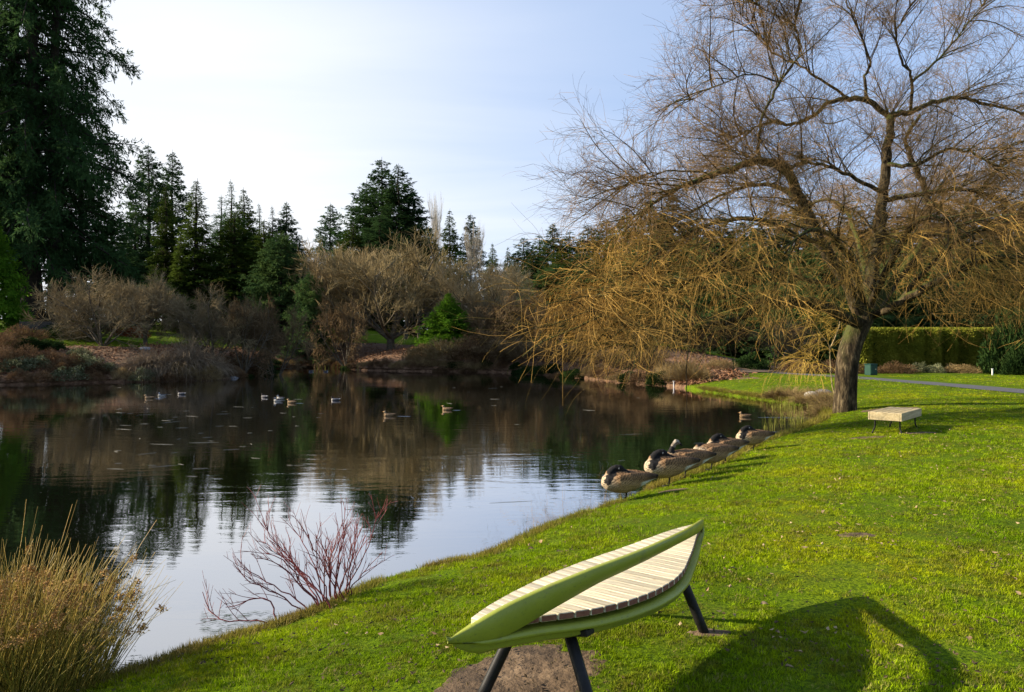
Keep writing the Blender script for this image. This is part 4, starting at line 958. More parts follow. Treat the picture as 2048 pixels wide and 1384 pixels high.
# hull: a boat-like shell under the slats
ns = 60; s = np.linspace(0.0, 2.42, ns); tn, tf = smooth_tab(s, TN), smooth_tab(s, TF)
fat = np.clip(np.minimum(s / 0.16, (2.42 - s) / 0.5), 0.03, 1) ** 0.6
tf_ = np.clip(np.minimum(s / 0.10, (2.42 - s) / 0.10), 0.02, 1)
tn, tf = (tn + tf) / 2 + (tn - tf) / 2, (tn + tf) / 2 - (tn - tf) / 2
tipz = 0.02 * np.exp(-s / 0.15) - 0.02 + 0.04 * np.exp(-(2.42 - s) / 0.2)
prof = []  # (t, z) round the section, from the near inner rim under the hull to the far inner rim
mid = (tn + tf) / 2; hw = (tn - tf) / 2
def sec(*pts): return pts
sect = [(tn - np.minimum(.03, hw * .6), -.034 + 0 * s), (tn + .010 * tf_, -.032 + 0 * s), (tn + .022 * tf_, -.040 - .004 * fat), (tn + .022 * tf_, -.052 * fat - .004), (tn + .006 * tf_, -.060 * fat - .004), (tn - .004, -.066 * fat - .004), (tn + .0, -.084 * fat), (tn - .02 * tf_ - .06 * hw, -.092 * fat - .01),
        (mid + .45 * hw, -.102 * fat - .01), (mid, -.106 * fat - .01), (mid - .5 * hw, -.102 * fat - .01), (tf + .02 * tf_ + .08 * hw, -.092 * fat - .01), (tf - .004 * tf_, -.09 * fat), (tf - .018 * tf_, -.05 * fat), (tf - .016 * tf_, -.030 + 0 * s), (tf - .002, -.028 + 0 * s), (tf + np.minimum(.02, hw * .6), -.034 + 0 * s)]
rows = []
for t_, z_ in sect:
    xy = bxy(s, t_); rows.append(np.stack([xy[:, 0], xy[:, 1], ZS + z_ + tipz], 1))
V = np.stack(rows, 1) - bench_o; m_ = len(sect); i = np.arange(ns * m_).reshape(ns, m_)
q = np.stack([i[:-1], np.roll(i, -1, 1)[:-1], np.roll(i, -1, 1)[1:], i[1:]], -1).reshape(-1, 4)
link('hull', mk_mesh('bench_hull', V, [q, np.array([i[0, ::-1][[0, a, a + 1]] for a in range(1, m_ - 1)]), np.array([i[-1][[0, a, a + 1]] for a in range(1, m_ - 1)])], [M['green_paint']], True), ben)
# arched back rail
RS = [0, .22, .44, .66, .88, 1.10, 1.32, 1.54, 1.76, 1.98, 2.20, 2.36, 2.42]
zt = np.interp(s, RS, [.878, .972, 1.037, 1.087, 1.109, 1.117, 1.106, 1.077, 1.041, 1.001, .963, .938, .915])
zb_ = np.interp(s, RS, [.868, .838, .928, 1.010, 1.044, 1.058, 1.050, 1.020, .981, .938, .904, .884, .880])
for _ in range(3): zt[1:-1] = (zt[:-2] + 2 * zt[1:-1] + zt[2:]) / 4; zb_[1:-1] = (zb_[:-2] + 2 * zb_[1:-1] + zb_[2:]) / 4
tb = np.interp(s, RS, [.006, .103, .212, .324, .390, .414, .400, .353, .291, .224, .160, .112, .098]); lean = 0.018 * np.sin(np.pi * s / 2.42)
for _ in range(8): tb[1:-1] = (tb[:-2] + 2 * tb[1:-1] + tb[2:]) / 4
th = (0.010 + 0.007 * fat) * (0.25 + 0.75 * tf_)
rows = []
for dt, zz in ((th, zb_), (th + lean, zt - .006), (th * .6 + lean, zt), (-th * .6 + lean, zt), (-th + lean, zt - .006), (-th, zb_), (-th * .6, zb_ - .004), (th * .6, zb_ - .004)):
    xy = bxy(s, tb + dt); rows.append(np.stack([xy[:, 0], xy[:, 1], zz], 1))
V = np.stack(rows, 1) - bench_o; i = np.arange(ns * 8).reshape(ns, 8)
q = np.stack([i[:-1], np.roll(i, -1, 1)[:-1], np.roll(i, -1, 1)[1:], i[1:]], -1).reshape(-1, 4)
link('back_rail', mk_mesh('bench_back_rail', V, [q, i[:1, [0, 1, 4, 5]], i[-1:, [0, 1, 4, 5]], i[:1, [5, 6, 7, 0]], i[-1:, [5, 6, 7, 0]], i[:1, [1, 2, 3, 4]], i[-1:, [1, 2, 3, 4]]], [M['green_paint']], True), ben)
def cyl(p0, p1, r, sides=14):
    a = np.array([p0, p1]); return tubes((a[0] + np.linspace(0, 1, 4)[:, None] * (a[1] - a[0]))[None], np.full((1, 4), r), sides, True)
def bpos(s_, t_, z_): return np.array([*(C0 + s_ * CD + t_ * CN), z_])
for s0, t0, s1, t1 in ((0.60, .20, 0.40, .52), (0.52, -.02, 0.34, -.16), (1.70, .245, 1.78, .40), (1.72, -.01, 1.80, -.2)):
    a = bpos(s0, t0, ZS - .10); b = bpos(s1, t1, 0); b[2] = g1(b[0], b[1]) - 0.06
    V, f = cyl(a - bench_o, b - bench_o, .028); lg = link('leg', mk_mesh('bench_leg', V, f, [M['black']], True), ben)
    bm = bmesh.new(); bmesh.ops.create_cube(bm, size=1.0)
    bmesh.ops.scale(bm, vec=(.085, .13, .03), verts=bm.verts); bmesh.ops.bevel(bm, geom=bm.edges[:], offset=.004, segments=1, affect='EDGES')
    me = bpy.data.meshes.new('bracket'); bm.to_mesh(me); bm.free(); me.materials.append(M['black'])
    o = link('bracket', me, lg, tuple(bpos(s0, t0 + ((.07 if s0 < 1 else .02) if t0 > .1 else 0), ZS - (.108 if s0 < 1 else .09)) - bench_o)); o.rotation_euler = (R(12) if t0 > .1 else 0, 0, math.atan2(CN[1], CN[0]) - math.pi / 2)

# trodden soil under the bench
rg = np.random.default_rng(65); na, nr = 90, 14
a = np.linspace(0, 2 * np.pi, na, endpoint=False); rad = 0.75 + 0.45 * (fbm(np.cos(a) * 2.3 + 5, np.sin(a) * 2.3, 3.0, 4) - 0.3) + 0.15 * (fbm(np.cos(a) * 9 + 5, np.sin(a) * 9, 8.0, 3) - 0.5)
cx, cy = 0.03, 3.60
DA, DR = np.append(a, 2 * np.pi), np.append(rad, rad[0])
def dirt_r(x, y):
    u = (x - cx) * CD[0] + (y - cy) * CD[1]; v = (x - cx) * CN[0] + (y - cy) * CN[1]
    an = np.arctan2(v / 0.42, u / 0.66) % (2 * np.pi); return np.hypot(u / 0.66, v / 0.42) / np.interp(an, DA, DR)
rr = np.linspace(0, 1, nr); U = 0.66 * rad[None] * np.cos(a)[None] * rr[:, None]; Vv = 0.42 * rad[None] * np.sin(a)[None] * rr[:, None]
X = cx + U * CD[0] + Vv * CN[0]; Y = cy + U * CD[1] + Vv * CN[1]; sh = X.shape
Z = gz(X.ravel(), Y.ravel()).reshape(sh) + 0.012 - 0.022 * rr[:, None] ** 6 + 0.012 * (fbm(X * 14, Y * 14, 2.0, 4) - 0.5)
i = np.arange(nr * na).reshape(nr, na); nx2 = np.roll(i, -1, 1)
link('trodden_soil', mk_mesh('trodden_soil', np.stack([X, Y, Z], -1), [np.stack([i[:-1], i[1:], nx2[1:], nx2[:-1]], -1).reshape(-1, 4)], [M['dirt']], True), kind='structure')

WORN = [(6.45, 13.15, .42, .20), (7.55, 13.45, .40, .16), (1.14, 4.16, .14, .07), (9.9, 19.0, .9, .45), (2.05, 9.2, .25, .12), (3.0, 6.3, .18, .10)]
for wx, wy, ra, rb in WORN:
    rw = rr[:, None] * (0.75 + 0.5 * fbm(np.cos(a) * 2 + wx * 7, np.sin(a) * 2 + wy * 3, 5.0, 4))[None]
    X = wx + ra * rw * np.cos(a)[None]; Y = wy + rb * rw * np.sin(a)[None]
    Z = gz(X.ravel(), Y.ravel()).reshape(X.shape) + 0.010 - 0.02 * rr[:, None] ** 4 + 0.008 * (fbm(X * 15, Y * 15, 2.0, 3) - .5)
    link('worn_soil', mk_mesh('worn_soil', np.stack([X, Y, Z], -1), [np.stack([i[:-1], i[1:], nx2[1:], nx2[:-1]], -1).reshape(-1, 4)], [M['dirt']], True), kind='structure')

# ------------------------------------------------------------------ small timber bench by the willow
m, nt, out = new_mat('weathered_timber')
tcn = nd(nt, 'ShaderNodeTexCoord'); gr = noise(nt, 1.0, 5, 0.65, vec=tcn.outputs['Object'], mapping=(2.5, 26, 26))
c = ramp(nt, gr, [(0.28, (0.26, 0.20, 0.11)), (0.5, (0.40, 0.32, 0.18)), (0.75, (0.50, 0.42, 0.27))]); principled(nt, out, c, 0.8, gr, 0.3, 0.004, 0.2); M['timber'] = m
def box_bm(bm, c, s, bev=0.006, mi=0):
    b2 = bmesh.new(); bmesh.ops.create_cube(b2, size=1.0); bmesh.ops.scale(b2, vec=s, verts=b2.verts); bmesh.ops.bevel(b2, geom=b2.edges[:], offset=bev, segments=1, affect='EDGES')
    bmesh.ops.translate(b2, vec=c, verts=b2.verts); me = bpy.data.meshes.new('t'); b2.to_mesh(me); b2.free(); n0 = len(bm.faces); bm.from_mesh(me); bpy.data.meshes.remove(me)
    bm.faces.ensure_lookup_table()
    for fc in bm.faces[n0:]: fc.material_index = mi
def box(name, c, s, mat, parent, bev=0.006, rot=None):
    bm = bmesh.new(); box_bm(bm, (0, 0, 0), s, bev); me = bpy.data.meshes.new(name); bm.to_mesh(me); bm.free(); me.materials.append(mat)
    o = link(name, me, parent, c)
    if rot: o.rotation_euler = rot
    return o
ub = np.array([.67, .745]); vb = np.array([-.745, .67]); N0 = np.array([7.14, 13.3]); Lb, Wb = 1.45, 0.55
cb = N0 + ub * Lb / 2 + vb * Wb / 2; gb = g1(*cb)
tb_ = thing('timber_bench', 'small boxy timber bench on four bent black legs right of the willow trunk', 'bench', (*cb, gb), math.atan2(ub[1], ub[0]))
for j in range(5): box('top_slat', (0, (j - 2) * Wb / 5, .382), (Lb - .062, Wb / 5 - .014, .03), M['timber'], tb_, .004)
box('side_board', (0, -Wb / 2 - .0, .322), (Lb, .03, .15), M['timber'], tb_); box('side_board', (0, Wb / 2 + .0, .322), (Lb, .03, .15), M['timber'], tb_)
box('end_board', (-Lb / 2 + .015, 0, .321), (.03, Wb - .034, .145), M['timber'], tb_); box('end_board', (Lb / 2 - .015, 0, .321), (.03, Wb - .034, .145), M['timber'], tb_)
for sx_ in (-1, 1):
    for sy_ in (-1, 1):
        x0, y0 = sx_ * (Lb / 2 - .17), sy_ * (Wb / 2 - .06)
        c = catmull([(x0, y0, .30), (x0, y0, .12), (x0 + .01 * sx_, y0 + .02 * sy_, .05), (x0 + .05 * sx_, y0 + .06 * sy_, -.06)], 4)
        V, f = tubes(c[None], np.full((1, len(c)), .014), 8, True); link('leg', mk_mesh('bench_leg', V, f, [M['black']], True), tb_)
# shaded wooden bench on the left bank
m = mat_rough('dark_bench_wood', (0.035, 0.030, 0.026), (0.085, 0.075, 0.065), 8, 0.85, 0.3, 0.01); M['dark_wood'] = m
bx2, by2 = P(68, 690, 45.5)[:2]; gb = g1(bx2, by2)
sb = thing('park_bench', 'dark slatted park bench in the shade under the giant firs on the left', 'bench', (bx2, by2, gb - 0.03), R(6))
for j in range(4): box('seat_slat', (0, -.22 + j * .13, .45), (2.1, .11, .04), M['dark_wood'], sb)
for j in range(4): box('back_slat', (0, .30 + j * .02, .55 + j * .115), (2.1, .035, .095), M['dark_wood'], sb)
for sx_ in (-.95, 0, .95):
    box('leg', (sx_, -.2, .2), (.07, .07, .5), M['dark_wood'], sb); box('leg', (sx_, .375, .42), (.07, .06, .95), M['dark_wood'], sb)

# green bin on the path, boulders, markers
m = mat_rough('green_bin_paint', (0.006, 0.034, 0.024), (0.010, 0.050, 0.034), 5, 0.5, 0.1, 0.003); M['bin'] = m
x, y, _ = P(1742, 750, 36.5); gb = g1(x, y)
o = thing('litter_bin', 'dark green box shaped bin beside the path behind the willow trunk', 'bin', (x, y, gb), R(20), None, (.72, .72, .72))
box('bin_body', (0, 0, .36), (.62, .55, .72), M['bin'], o, .02); box('bin_lid', (0, 0, .755), (.68, .61, .06), M['bin'], o, .02); box('bin_door', (-.02, -.285, .38), (.5, .02, .56), M['bin'], o, .006); box('bin_plate', (.12, -.298, .42), (.08, .008, .06), M['slat'], o, .002)
def rock(name, px, D, s, mat, label, seed, zs=0.7, sink=0.1):
    bm = bmesh.new(); bmesh.ops.create_icosphere(bm, subdivisions=3, radius=1.0); rg = np.random.default_rng(seed)
    co = np.array([v.co[:] for v in bm.verts]); k_ = 1 + 0.35 * (fbm(co[:, 0] * 1.6 + co[:, 2] + seed, co[:, 1] * 1.6 - co[:, 2], seed, 4) - 0.5)
    for v, kk in zip(bm.verts, k_): v.co *= kk
    me = bpy.data.meshes.new(name); bm.to_mesh(me); bm.free(); me.materials.append(mat)
    for pl in me.polygons: pl.use_smooth = True
    x = (px - 1024) / F * D; o = link(name, me, None, (x, D, max(g1(x, D), 0) - sink + s * zs * 0.5)); o.scale = (s, s * .8, s * zs); o.rotation_euler = (0, 0, seed)
    return tag(o, label, 'rock')
rock('boulder', 1622, 25.2, .26, M['stone'], 'pale rounded boulder among dry grass left of the willow trunk', 3)
rock('boulder', 1646, 25.6, .34, M['stone_grey'], 'dark grey flat boulder right of the pale one by the willow trunk', 5, .45)
rock('boulder', 466, 43.0, .32, M['stone_grey'], 'grey rock at the waterline right of the drooping sedges', 7, .5)
rock('boulder', 290, 43.2, .42, M['stone_grey'], 'dark grey rock on the mulch above the drooping sedge', 9, .5)
M['white'] = mat_rough('white_paint', (0.55, 0.55, 0.55), (0.75, 0.75, 0.75), 10, 0.6, 0.1, 0.003)
x, y, _ = P(1985, 752, 36.5); o = thing('marker_post', 'short white marker post on the grass before the dark evergreen shrubs', 'post', (x, y, g1(x, y)))
box('post', (0, 0, .13), (.055, .055, .36), M['white'], o); box('cap', (0, 0, .32), (.075, .075, .025), M['white'], o)
x, y, _ = P(1348, 775, 34.6); o = thing('marker_post', 'small white post standing in the water beside the dry grass at the lawn tip', 'post', (x, y, 0))
box('post', (0, 0, .06), (.07, .05, .40), M['white'], o, .012); box('cap', (0, 0, .275), (.10, .07, .03), M['white'], o)
x, y, _ = P(1122, 730, 50); o = thing('dark_post', 'dark upright timber post on the far bank behind the willow tips', 'post', (x, y, g1(x, y) - .1))
box('post', (0, 0, .85), (.30, .25, 1.7), M['dark_wood'], o, .02); box('cap', (0, 0, 1.73), (.36, .31, .06), M['dark_wood'], o, .01)

# ------------------------------------------------------------------ geese and ducks
def loft(pts, ry, rz, n=16):
    pts = np.asarray(pts, float); k = len(pts); tg = norm(np.gradient(pts, axis=0)); side = norm(np.cross(np.array([0, 0, 1.0])[None], tg) + np.array([0, 1e-4, 0]))
    up = np.cross(tg, side); a = np.arange(n) / n * 2 * np.pi
    V = pts[:, None] + side[:, None] * (np.cos(a)[None, :, None] * np.asarray(ry)[:, None, None]) + up[:, None] * (np.sin(a)[None, :, None] * np.asarray(rz)[:, None, None])
    i = np.arange(k * n).reshape(k, n); nx = np.roll(i, -1, 1)
    q = np.stack([i[:-1], nx[:-1], nx[1:], i[1:]], -1).reshape(-1, 4); V = V.reshape(-1, 3); c = len(V); V = np.concatenate([V, pts[:1], pts[-1:]])
    return V, [q, np.stack([nx[0], i[0], np.full(n, c)], 1), np.stack([i[-1], nx[-1], np.full(n, c + 1)], 1)]
def fuse(name, shapes, vox, mats, colf):
    B = Batch()
    for V, f in shapes: B.add(V, f)
    me = B.mesh('tmp', [], True); o = bpy.data.objects.new('tmp', me); COL.objects.link(o)
    md = o.modifiers.new('r', 'REMESH'); md.mode = 'VOXEL'; md.voxel_size = vox; md.use_smooth_shade = True
    sm = o.modifiers.new('s', 'SMOOTH'); sm.iterations = 3; sm.factor = 0.5
    dg = bpy.context.evaluated_depsgraph_get(); dg.update()
    out = bpy.data.meshes.new_from_object(o.evaluated_get(dg)); out.name = name
    bpy.data.objects.remove(o); bpy.data.meshes.remove(me)
    n = len(out.vertices); co = np.empty(n * 3, np.float32); out.vertices.foreach_get('co', co); co = co.reshape(-1, 3)
    a = out.color_attributes.new('col', 'FLOAT_COLOR', 'POINT'); c = np.ones((n, 4), np.float32); c[:, :3] = colf(co); a.data.foreach_set('color', c.ravel())
    out.materials.clear()
    for mt in mats: out.materials.append(mt)
    out.polygons.foreach_set('use_smooth', np.ones(len(out.polygons), bool)); return out
m, nt, out = new_mat('feathers')
at = nd(nt, 'ShaderNodeAttribute', attribute_name='col'); tcn = nd(nt, 'ShaderNodeTexCoord')
wv = nd(nt, 'ShaderNodeTexWave', wave_type='BANDS', bands_direction='DIAGONAL'); wv.inputs['Scale'].default_value = 17; wv.inputs['Distortion'].default_value = 6.5; wv.inputs['Detail'].default_value = 2; wv.inputs['Detail Scale'].default_value = 2.5
nt.links.new(tcn.outputs['Object'], wv.inputs['Vector'])
c = mixc(nt, 1.0, at.outputs['Color'], ramp(nt, wv.outputs['Fac'], [(0.2, (0.45, 0.43, 0.41)), (0.75, (1.25, 1.22, 1.18))]), 'MULTIPLY')
principled(nt, out, c, 0.75, wv.outputs['Fac'], 0.3, 0.006, 0.15); M['feather'] = m
M['goose_leg'] = mat_rough('dark_leg_skin', (0.010, 0.009, 0.008), (0.03, 0.027, 0.024), 30, 0.6, 0.2, 0.002)
def pl_dist(co, pts):
    best = np.full(len(co), 9.0); tt = np.zeros(len(co)); k = len(pts)
    for i in range(k - 1):
        a, b = pts[i], pts[i + 1]; ab = b - a; t = np.clip(((co - a) @ ab) / (ab @ ab), 0, 1); d_ = np.linalg.norm(co - a - t[:, None] * ab, axis=1)
        w = d_ < best; best[w] = d_[w]; tt[w] = (i + t[w]) / (k - 1)
    return best, tt
def goose_mesh(pose):
    body = np.array([(.292, 0, .255), (.28, 0, .253), (.23, 0, .246), (.12, 0, .242), (0, 0, .245), (-.13, 0, .258), (-.24, 0, .272), (-.33, 0, .285), (-.40, 0, .290), (-.44, 0, .292)])
    ry = [.015, .06, .112, .145, .152, .135, .10, .064, .042, .02]; rz = [.015, .058, .102, .138, .148, .122, .078, .045, .022, .008]
    sh = [loft(body, ry, rz, 20)]
    for s in (-1, 1):
        w = np.array([(.16, s * .105, .275), (.08, s * .128, .275), (-.06, s * .128, .285), (-.20, s * .095, .305), (-.33, s * .05, .318), (-.45, s * .015, .315)])
        sh.append(loft(w, [.012, .034, .040, .036, .025, .008], [.03, .085, .095, .070, .035, .010], 12))
    if pose == 'sleep':
        nk = np.array([(.185, 0, .300), (.178, .0, .352), (.148, .004, .398), (.108, .012, .422), (.062, .02, .420), (.022, .028, .402)]); nr = [.070, .060, .047, .041, .045, .034]
        bill = np.array([(.022, .028, .400), (-.018, .04, .392), (-.05, .05, .378)]); br = [.028, .018, .008]; hd = 3.2 / 5
    elif pose == 'tucked':   # head laid far back under the wing, hidden from this side
        nk = np.array([(.225, 0, .245), (.235, -.02, .31), (.19, -.045, .345), (.11, -.07, .345), (.03, -.09, .33), (-.03, -.10, .32)]); nr = [.078, .056, .044, .042, .046, .036]
        bill = np.array([(-.03, -.10, .32), (-.07, -.105, .31)]); br = [.02, .01]; hd = 3.2 / 5
    else:                    # head raised and turned back, preening
        nk = np.array([(.205, 0, .28), (.21, 0, .345), (.195, 0, .40), (.165, 0, .455), (.135, .005, .492), (.105, .008, .482)]); nr = [.07, .05, .034, .031, .040, .032]
        bill = np.array([(.105, .008, .478), (.07, .01, .455), (.04, .01, .43)]); br = [.022, .014, .008]; hd = 3.4 / 5
    sh += [loft(nk, nr, nr, 14), loft(bill, br, np.array(br) * .8, 10)]
    def col(co):
        x, y, z = co.T; n = len(co); flank = np.array([.33, .22, .12]); back = np.array([.165, .098, .050]); breast = np.array([.40, .32, .22])
        c = np.tile(flank, (n, 1)); u = sstep(.24, .32, z + .10 * np.clip(-x, 0, .3))[:, None]; c = c * (1 - u) + back * u
        u = (sstep(.10, .26, x) * (1 - sstep(.33, .37, z)))[:, None]; c = c * (1 - u) + breast * u
        u = sstep(-.22, -.36, x)[:, None] * sstep(.27, .30, z)[:, None]; c = c * (1 - u) + np.array([.055, .036, .022]) * u
        u = (sstep(-.18, -.23, x) * (1 - sstep(.240, .262, z + .12 * (x + .2))))[:, None]; c = c * (1 - u) + np.array([.80, .79, .74]) * u
        u = sstep(-.405, -.42, x)[:, None]; c = c * (1 - u) + np.array([.012, .010, .010]) * u
        d_, t = pl_dist(co, nk); r_ = np.interp(t, np.linspace(0, 1, len(nr)), nr)
        if pose == 'preen':
            blk = (d_ < r_ * 1.2) & (t > .20) & (t < .5); c[blk] = (.012, .011, .011)
            g = (d_ < r_ * 1.25) & (t >= .5); c[g] = np.array([.20, .17, .135]); g = (d_ < r_ * 1.25) & (t >= .68) & (z > .49); c[g] = (.27, .24, .195)
        else:
            bd = pl_dist(np.stack([x, 0 * x, z], 1), np.array([(.232, 0, .262), (.208, 0, .305), (.168, 0, .362), (.119, 0, .405)]))[0]
            blk = (d_ < r_ * 1.2) & ((t > .42) | (z > .352)) & ((x < .225) | (z > .385))
            if pose == 'sleep': blk |= (bd < .038 + .005 * np.sin(z * 190 + x * 90))
            c[blk] = (.010, .0095, .010)
            ck = nk[3] * .35 + nk[4] * .65; g = blk & (np.linalg.norm((co - ck) * np.array([1.0, .4, 1]), axis=1) < .019) & (np.abs(y - ck[1]) > .025); c[g] = (.72, .70, .66)
        d_, t = pl_dist(co, bill); c[(d_ < .026) & (t > .25)] = (.012, .011, .011)
        return c
    return fuse('goose_body', sh, 0.0095, [M['feather']], col)
GM = {p: goose_mesh(p) for p in ('sleep', 'tucked', 'preen')}
def goose_leg_mesh():
    B = Batch(); V, f = tubes(np.array([[(-.02, 0, .15), (-.025, 0, .10), (-.015, 0, .05), (-.012, 0, .008)]]), [[.022, .013, .009, .009]], 8, True); B.add(V, f)
    for a in (-.45, 0, .45): V, f = tubes(np.array([[(-.015, 0, .010), (.02 + .015, .05 * a, .007), (.068 * math.cos(a), .075 * math.sin(a), .004)]]), [[.008, .006, .004]], 6, True); B.add(V, f)
    web = np.array([(-.02, 0, .008), (.062, -.034, .004), (.072, 0, .005), (.062, .034, .004), (-.02, 0, .002), (.062, -.034, .001), (.072, 0, .001), (.062, .034, .001)])
    B.add(web, [np.array([(0, 1, 2), (0, 2, 3), (4, 6, 5), (4, 7, 6)]), np.array([(0, 4, 5, 1), (1, 5, 6, 2), (2, 6, 7, 3), (3, 7, 4, 0)])]); return B.mesh('goose_leg', [M['goose_leg']], True)
GLM = goose_leg_mesh()
for pose, px, D, yaw, sc, lab in (('sleep', 1248, 9.05, 186, .98, 'nearest sleeping goose at the front of the row on the grass edge'),
                              ('sleep', 1334, 9.75, 192, 1.08, 'plump sleeping goose second in the row, its black neck folded back'),
                              ('preen', 1371, 10.35, 194, 1.08, 'goose with its pale head raised and turned back in the middle of the row'),
                              ('tucked', 1424, 10.95, 196, 1.04, 'pale breasted goose with its head hidden under its wing'),
                              ('sleep', 1447, 11.75, 196, 1.06, 'goose with a black neck standing behind the one hiding its head'),
                              ('sleep', 1504, 12.95, 190, 1.0, 'last goose of the row, standing alone at the far end')):
    x = (px - 1024) / F * D; o = thing('canada_goose', lab, 'goose', (x, D, g1(x, D) + .004), R(yaw), 'geese resting along the grass edge', (sc, sc, sc))
    link('body', GM[pose], o); link('leg', GLM, o, (.0, -.035 if pose != 'sleep' else .03, 0))
def duck_mesh(kind):
    body = np.array([(.17, 0, .05), (.155, 0, .05), (.10, 0, .045), (0, 0, .045), (-.10, 0, .055), (-.18, 0, .08), (-.22, 0, .095)])
    sh = [loft(body, [.01, .045, .078, .088, .072, .035, .012], [.01, .045, .068, .072, .055, .022, .006], 14), loft([(.11, 0, .08), (.135, 0, .125), (.14, 0, .16), (.15, 0, .175)], [.045, .034, .042, .028], [.045, .034, .042, .028], 12), loft([(.17, 0, .16), (.21, 0, .15), (.235, 0, .147)], [.020, .016, .010], [.014, .008, .005], 8)]
    def col(co):
        x, y, z = co.T; n = len(co)
        if kind == 'brown':
            c = np.tile(np.array([.26, .175, .095]), (n, 1)); c[z > .09] = (.14, .09, .05); c[(x > .09) & (z > .10)] = (.34, .24, .14); c[x > .185] = (.30, .14, .03)
        elif kind == 'pied':
            c = np.tile(np.array([.40, .39, .37]), (n, 1)); c[(z > .075) & (x < .06)] = (.02, .02, .025); c[(x > .09) & (z > .12)] = (.016, .018, .03); c[(x < .125) & (x > .08) & (z > .135)] = (.75, .74, .72)
        else:
            c = np.tile(np.array([.10, .10, .115]), (n, 1)); c[(x > .09) & (z > .11)] = (.03, .022, .02); c[(x > .13) & (z < .10)] = (.6, .58, .55); c[x < -.15] = (.5, .48, .46)
        return c
    return fuse('duck_body', sh, 0.0085, [M['feather']], col)
DM = {k_: duck_mesh(k_) for k_ in ('brown', 'pied', 'grey')}
for kd, px, py, yaw, lab in (('brown', 298, 797, 190, 'tan duck swimming nearest the left shore'), ('grey', 363, 789, 175, 'grey duck swimming behind the tan one near the left shore'), ('pied', 324, 792, 200, 'small white flanked duck between the tan and the grey duck'),
                             ('grey', 529, 795, 150, 'dark duck with a pale breast left of the black and white pair'), ('pied', 556, 803, 185, 'nearer of the two black and white ducks'), ('pied', 561, 798, 170, 'farther of the two black and white ducks'),
                             ('brown', 583, 806, 170, 'round tan duck just right of the black and white pair'), ('grey', 671, 801, 180, 'grey duck alone in the middle of the pond'), ('brown', 778, 832, 185, 'tan duck nearest to the camera in the middle of the pond'),
                             ('brown', 894, 820, 170, 'tan duck in the green reflection of the bright cypress'), ('brown', 1490, 834, 178, 'brown duck leaving the reeds by the willow'), ('grey', 622, 743.5, 180, 'left of two grey birds far off at the mouth of the inlet'), ('grey', 652, 743.5, 10, 'right of two grey birds far off at the mouth of the inlet')):
    D = F * CAMZ / (py - 686); o = link('duck', DM[kd], None, ((px - 1024) / F * D, D, -.012)); o.rotation_euler = (0, 0, R(yaw)); tag(o, lab, 'duck', 'ducks on the pond')
    o.scale = (0.88,) * 3

# ------------------------------------------------------------------ litter on the water and the lawn
rg = np.random.default_rng(71); n = 80
D = 9 + 26 * rg.random(n); px = 150 + 1250 * rg.random(n); px[:50] = 180 + 420 * rg.random(50); D[:50] = 12 + 12 * rg.random(50)
X = (px - 1024) / F * D; ok = pond_sd(X, D) < -.3; X, D = X[ok], D[ok]; n = len(X)
a = rg.normal(0.1, 0.5, n); dv = np.stack([np.cos(a), np.sin(a), 0 * a], 1); L = .12 + .5 * rg.random(n) ** 3
s_ = np.stack([X, D, np.full(n, .004)], 1)[:, None] + dv[:, None] * (L[:, None] * np.linspace(-.5, .5, 4)[None])[:, :, None] + rg.normal(0, .004, (n, 4, 3)) * np.array([1, 1, .3])
V, f = tubes(s_, np.full((n, 4), .0020) * np.array([[.5, 1, 1, .4]]), 4)
o = link('floating_straws', mk_mesh('floating_straws', V, f, [M['straw']]), kind='stuff'); tag(o, 'pale straws and twigs floating on the dark pond', 'floating debris')
n = 260; q = P(0, 0, 1); px = 395 + 150 * rg.random(n); py = 1225 + 60 * rg.random(n) + .0 * px; D = F * CAMZ / (py - 686); X = (px - 1024) / F * D; ok = pond_sd(X, D) < .02; X, D = X[ok], D[ok]; n = len(X)
dv = np.stack([np.ones(n), rg.normal(.3, .35, n), 0 * X], 1); V, f = kites(np.stack([X, D, np.full(n, .006)], 1), dv, .02 + .07 * rg.random(n), .006, 4, .1, rg)
o = link('floating_weed', mk_mesh('floating_weed', V, f, [M['shrub_leaf']]), kind='stuff'); tag(o, 'dark slivers of weed floating below the red dogwood', 'floating weed')
# wakes: low ridges of water trailing behind the swimming ducks
B = Batch(); rg = np.random.default_rng(73)
for px, py, L, sp in ((789, 832.5, .55, .05), (902, 820.5, .35, .04), (1497, 834.5, 1.9, .16), (1470, 863, 2.0, .10), (305, 797.5, .5, .05), (588, 806.5, .4, .04)):
    D = F * CAMZ / (py - 686); x0 = (px - 1024) / F * D
    for sg in (-1, 1):
        t = np.linspace(0, 1, 14); pth = np.stack([x0 + L * t, D + sg * sp * t - .10 * t * L + .012 * np.sin(t * 40 + sg), -.007 + 0 * t], 1); V, f = tubes(pth[None], (.013 * np.sin(np.pi * np.clip(t, .03, .97)) ** .5)[None], 6); B.add(V, f)
o = link('duck_wakes', B.mesh('duck_wakes', [M['water']], True), kind='stuff'); tag(o, 'thin bright wakes trailing to the right behind the swimming ducks', 'ripples')
M['leaf_tan'] = mat_leaf('fallen_leaf', (0.17, 0.105, 0.055), (0.36, 0.27, 0.16), 6, 0.1, 0.35)
rg = np.random.default_rng(72)
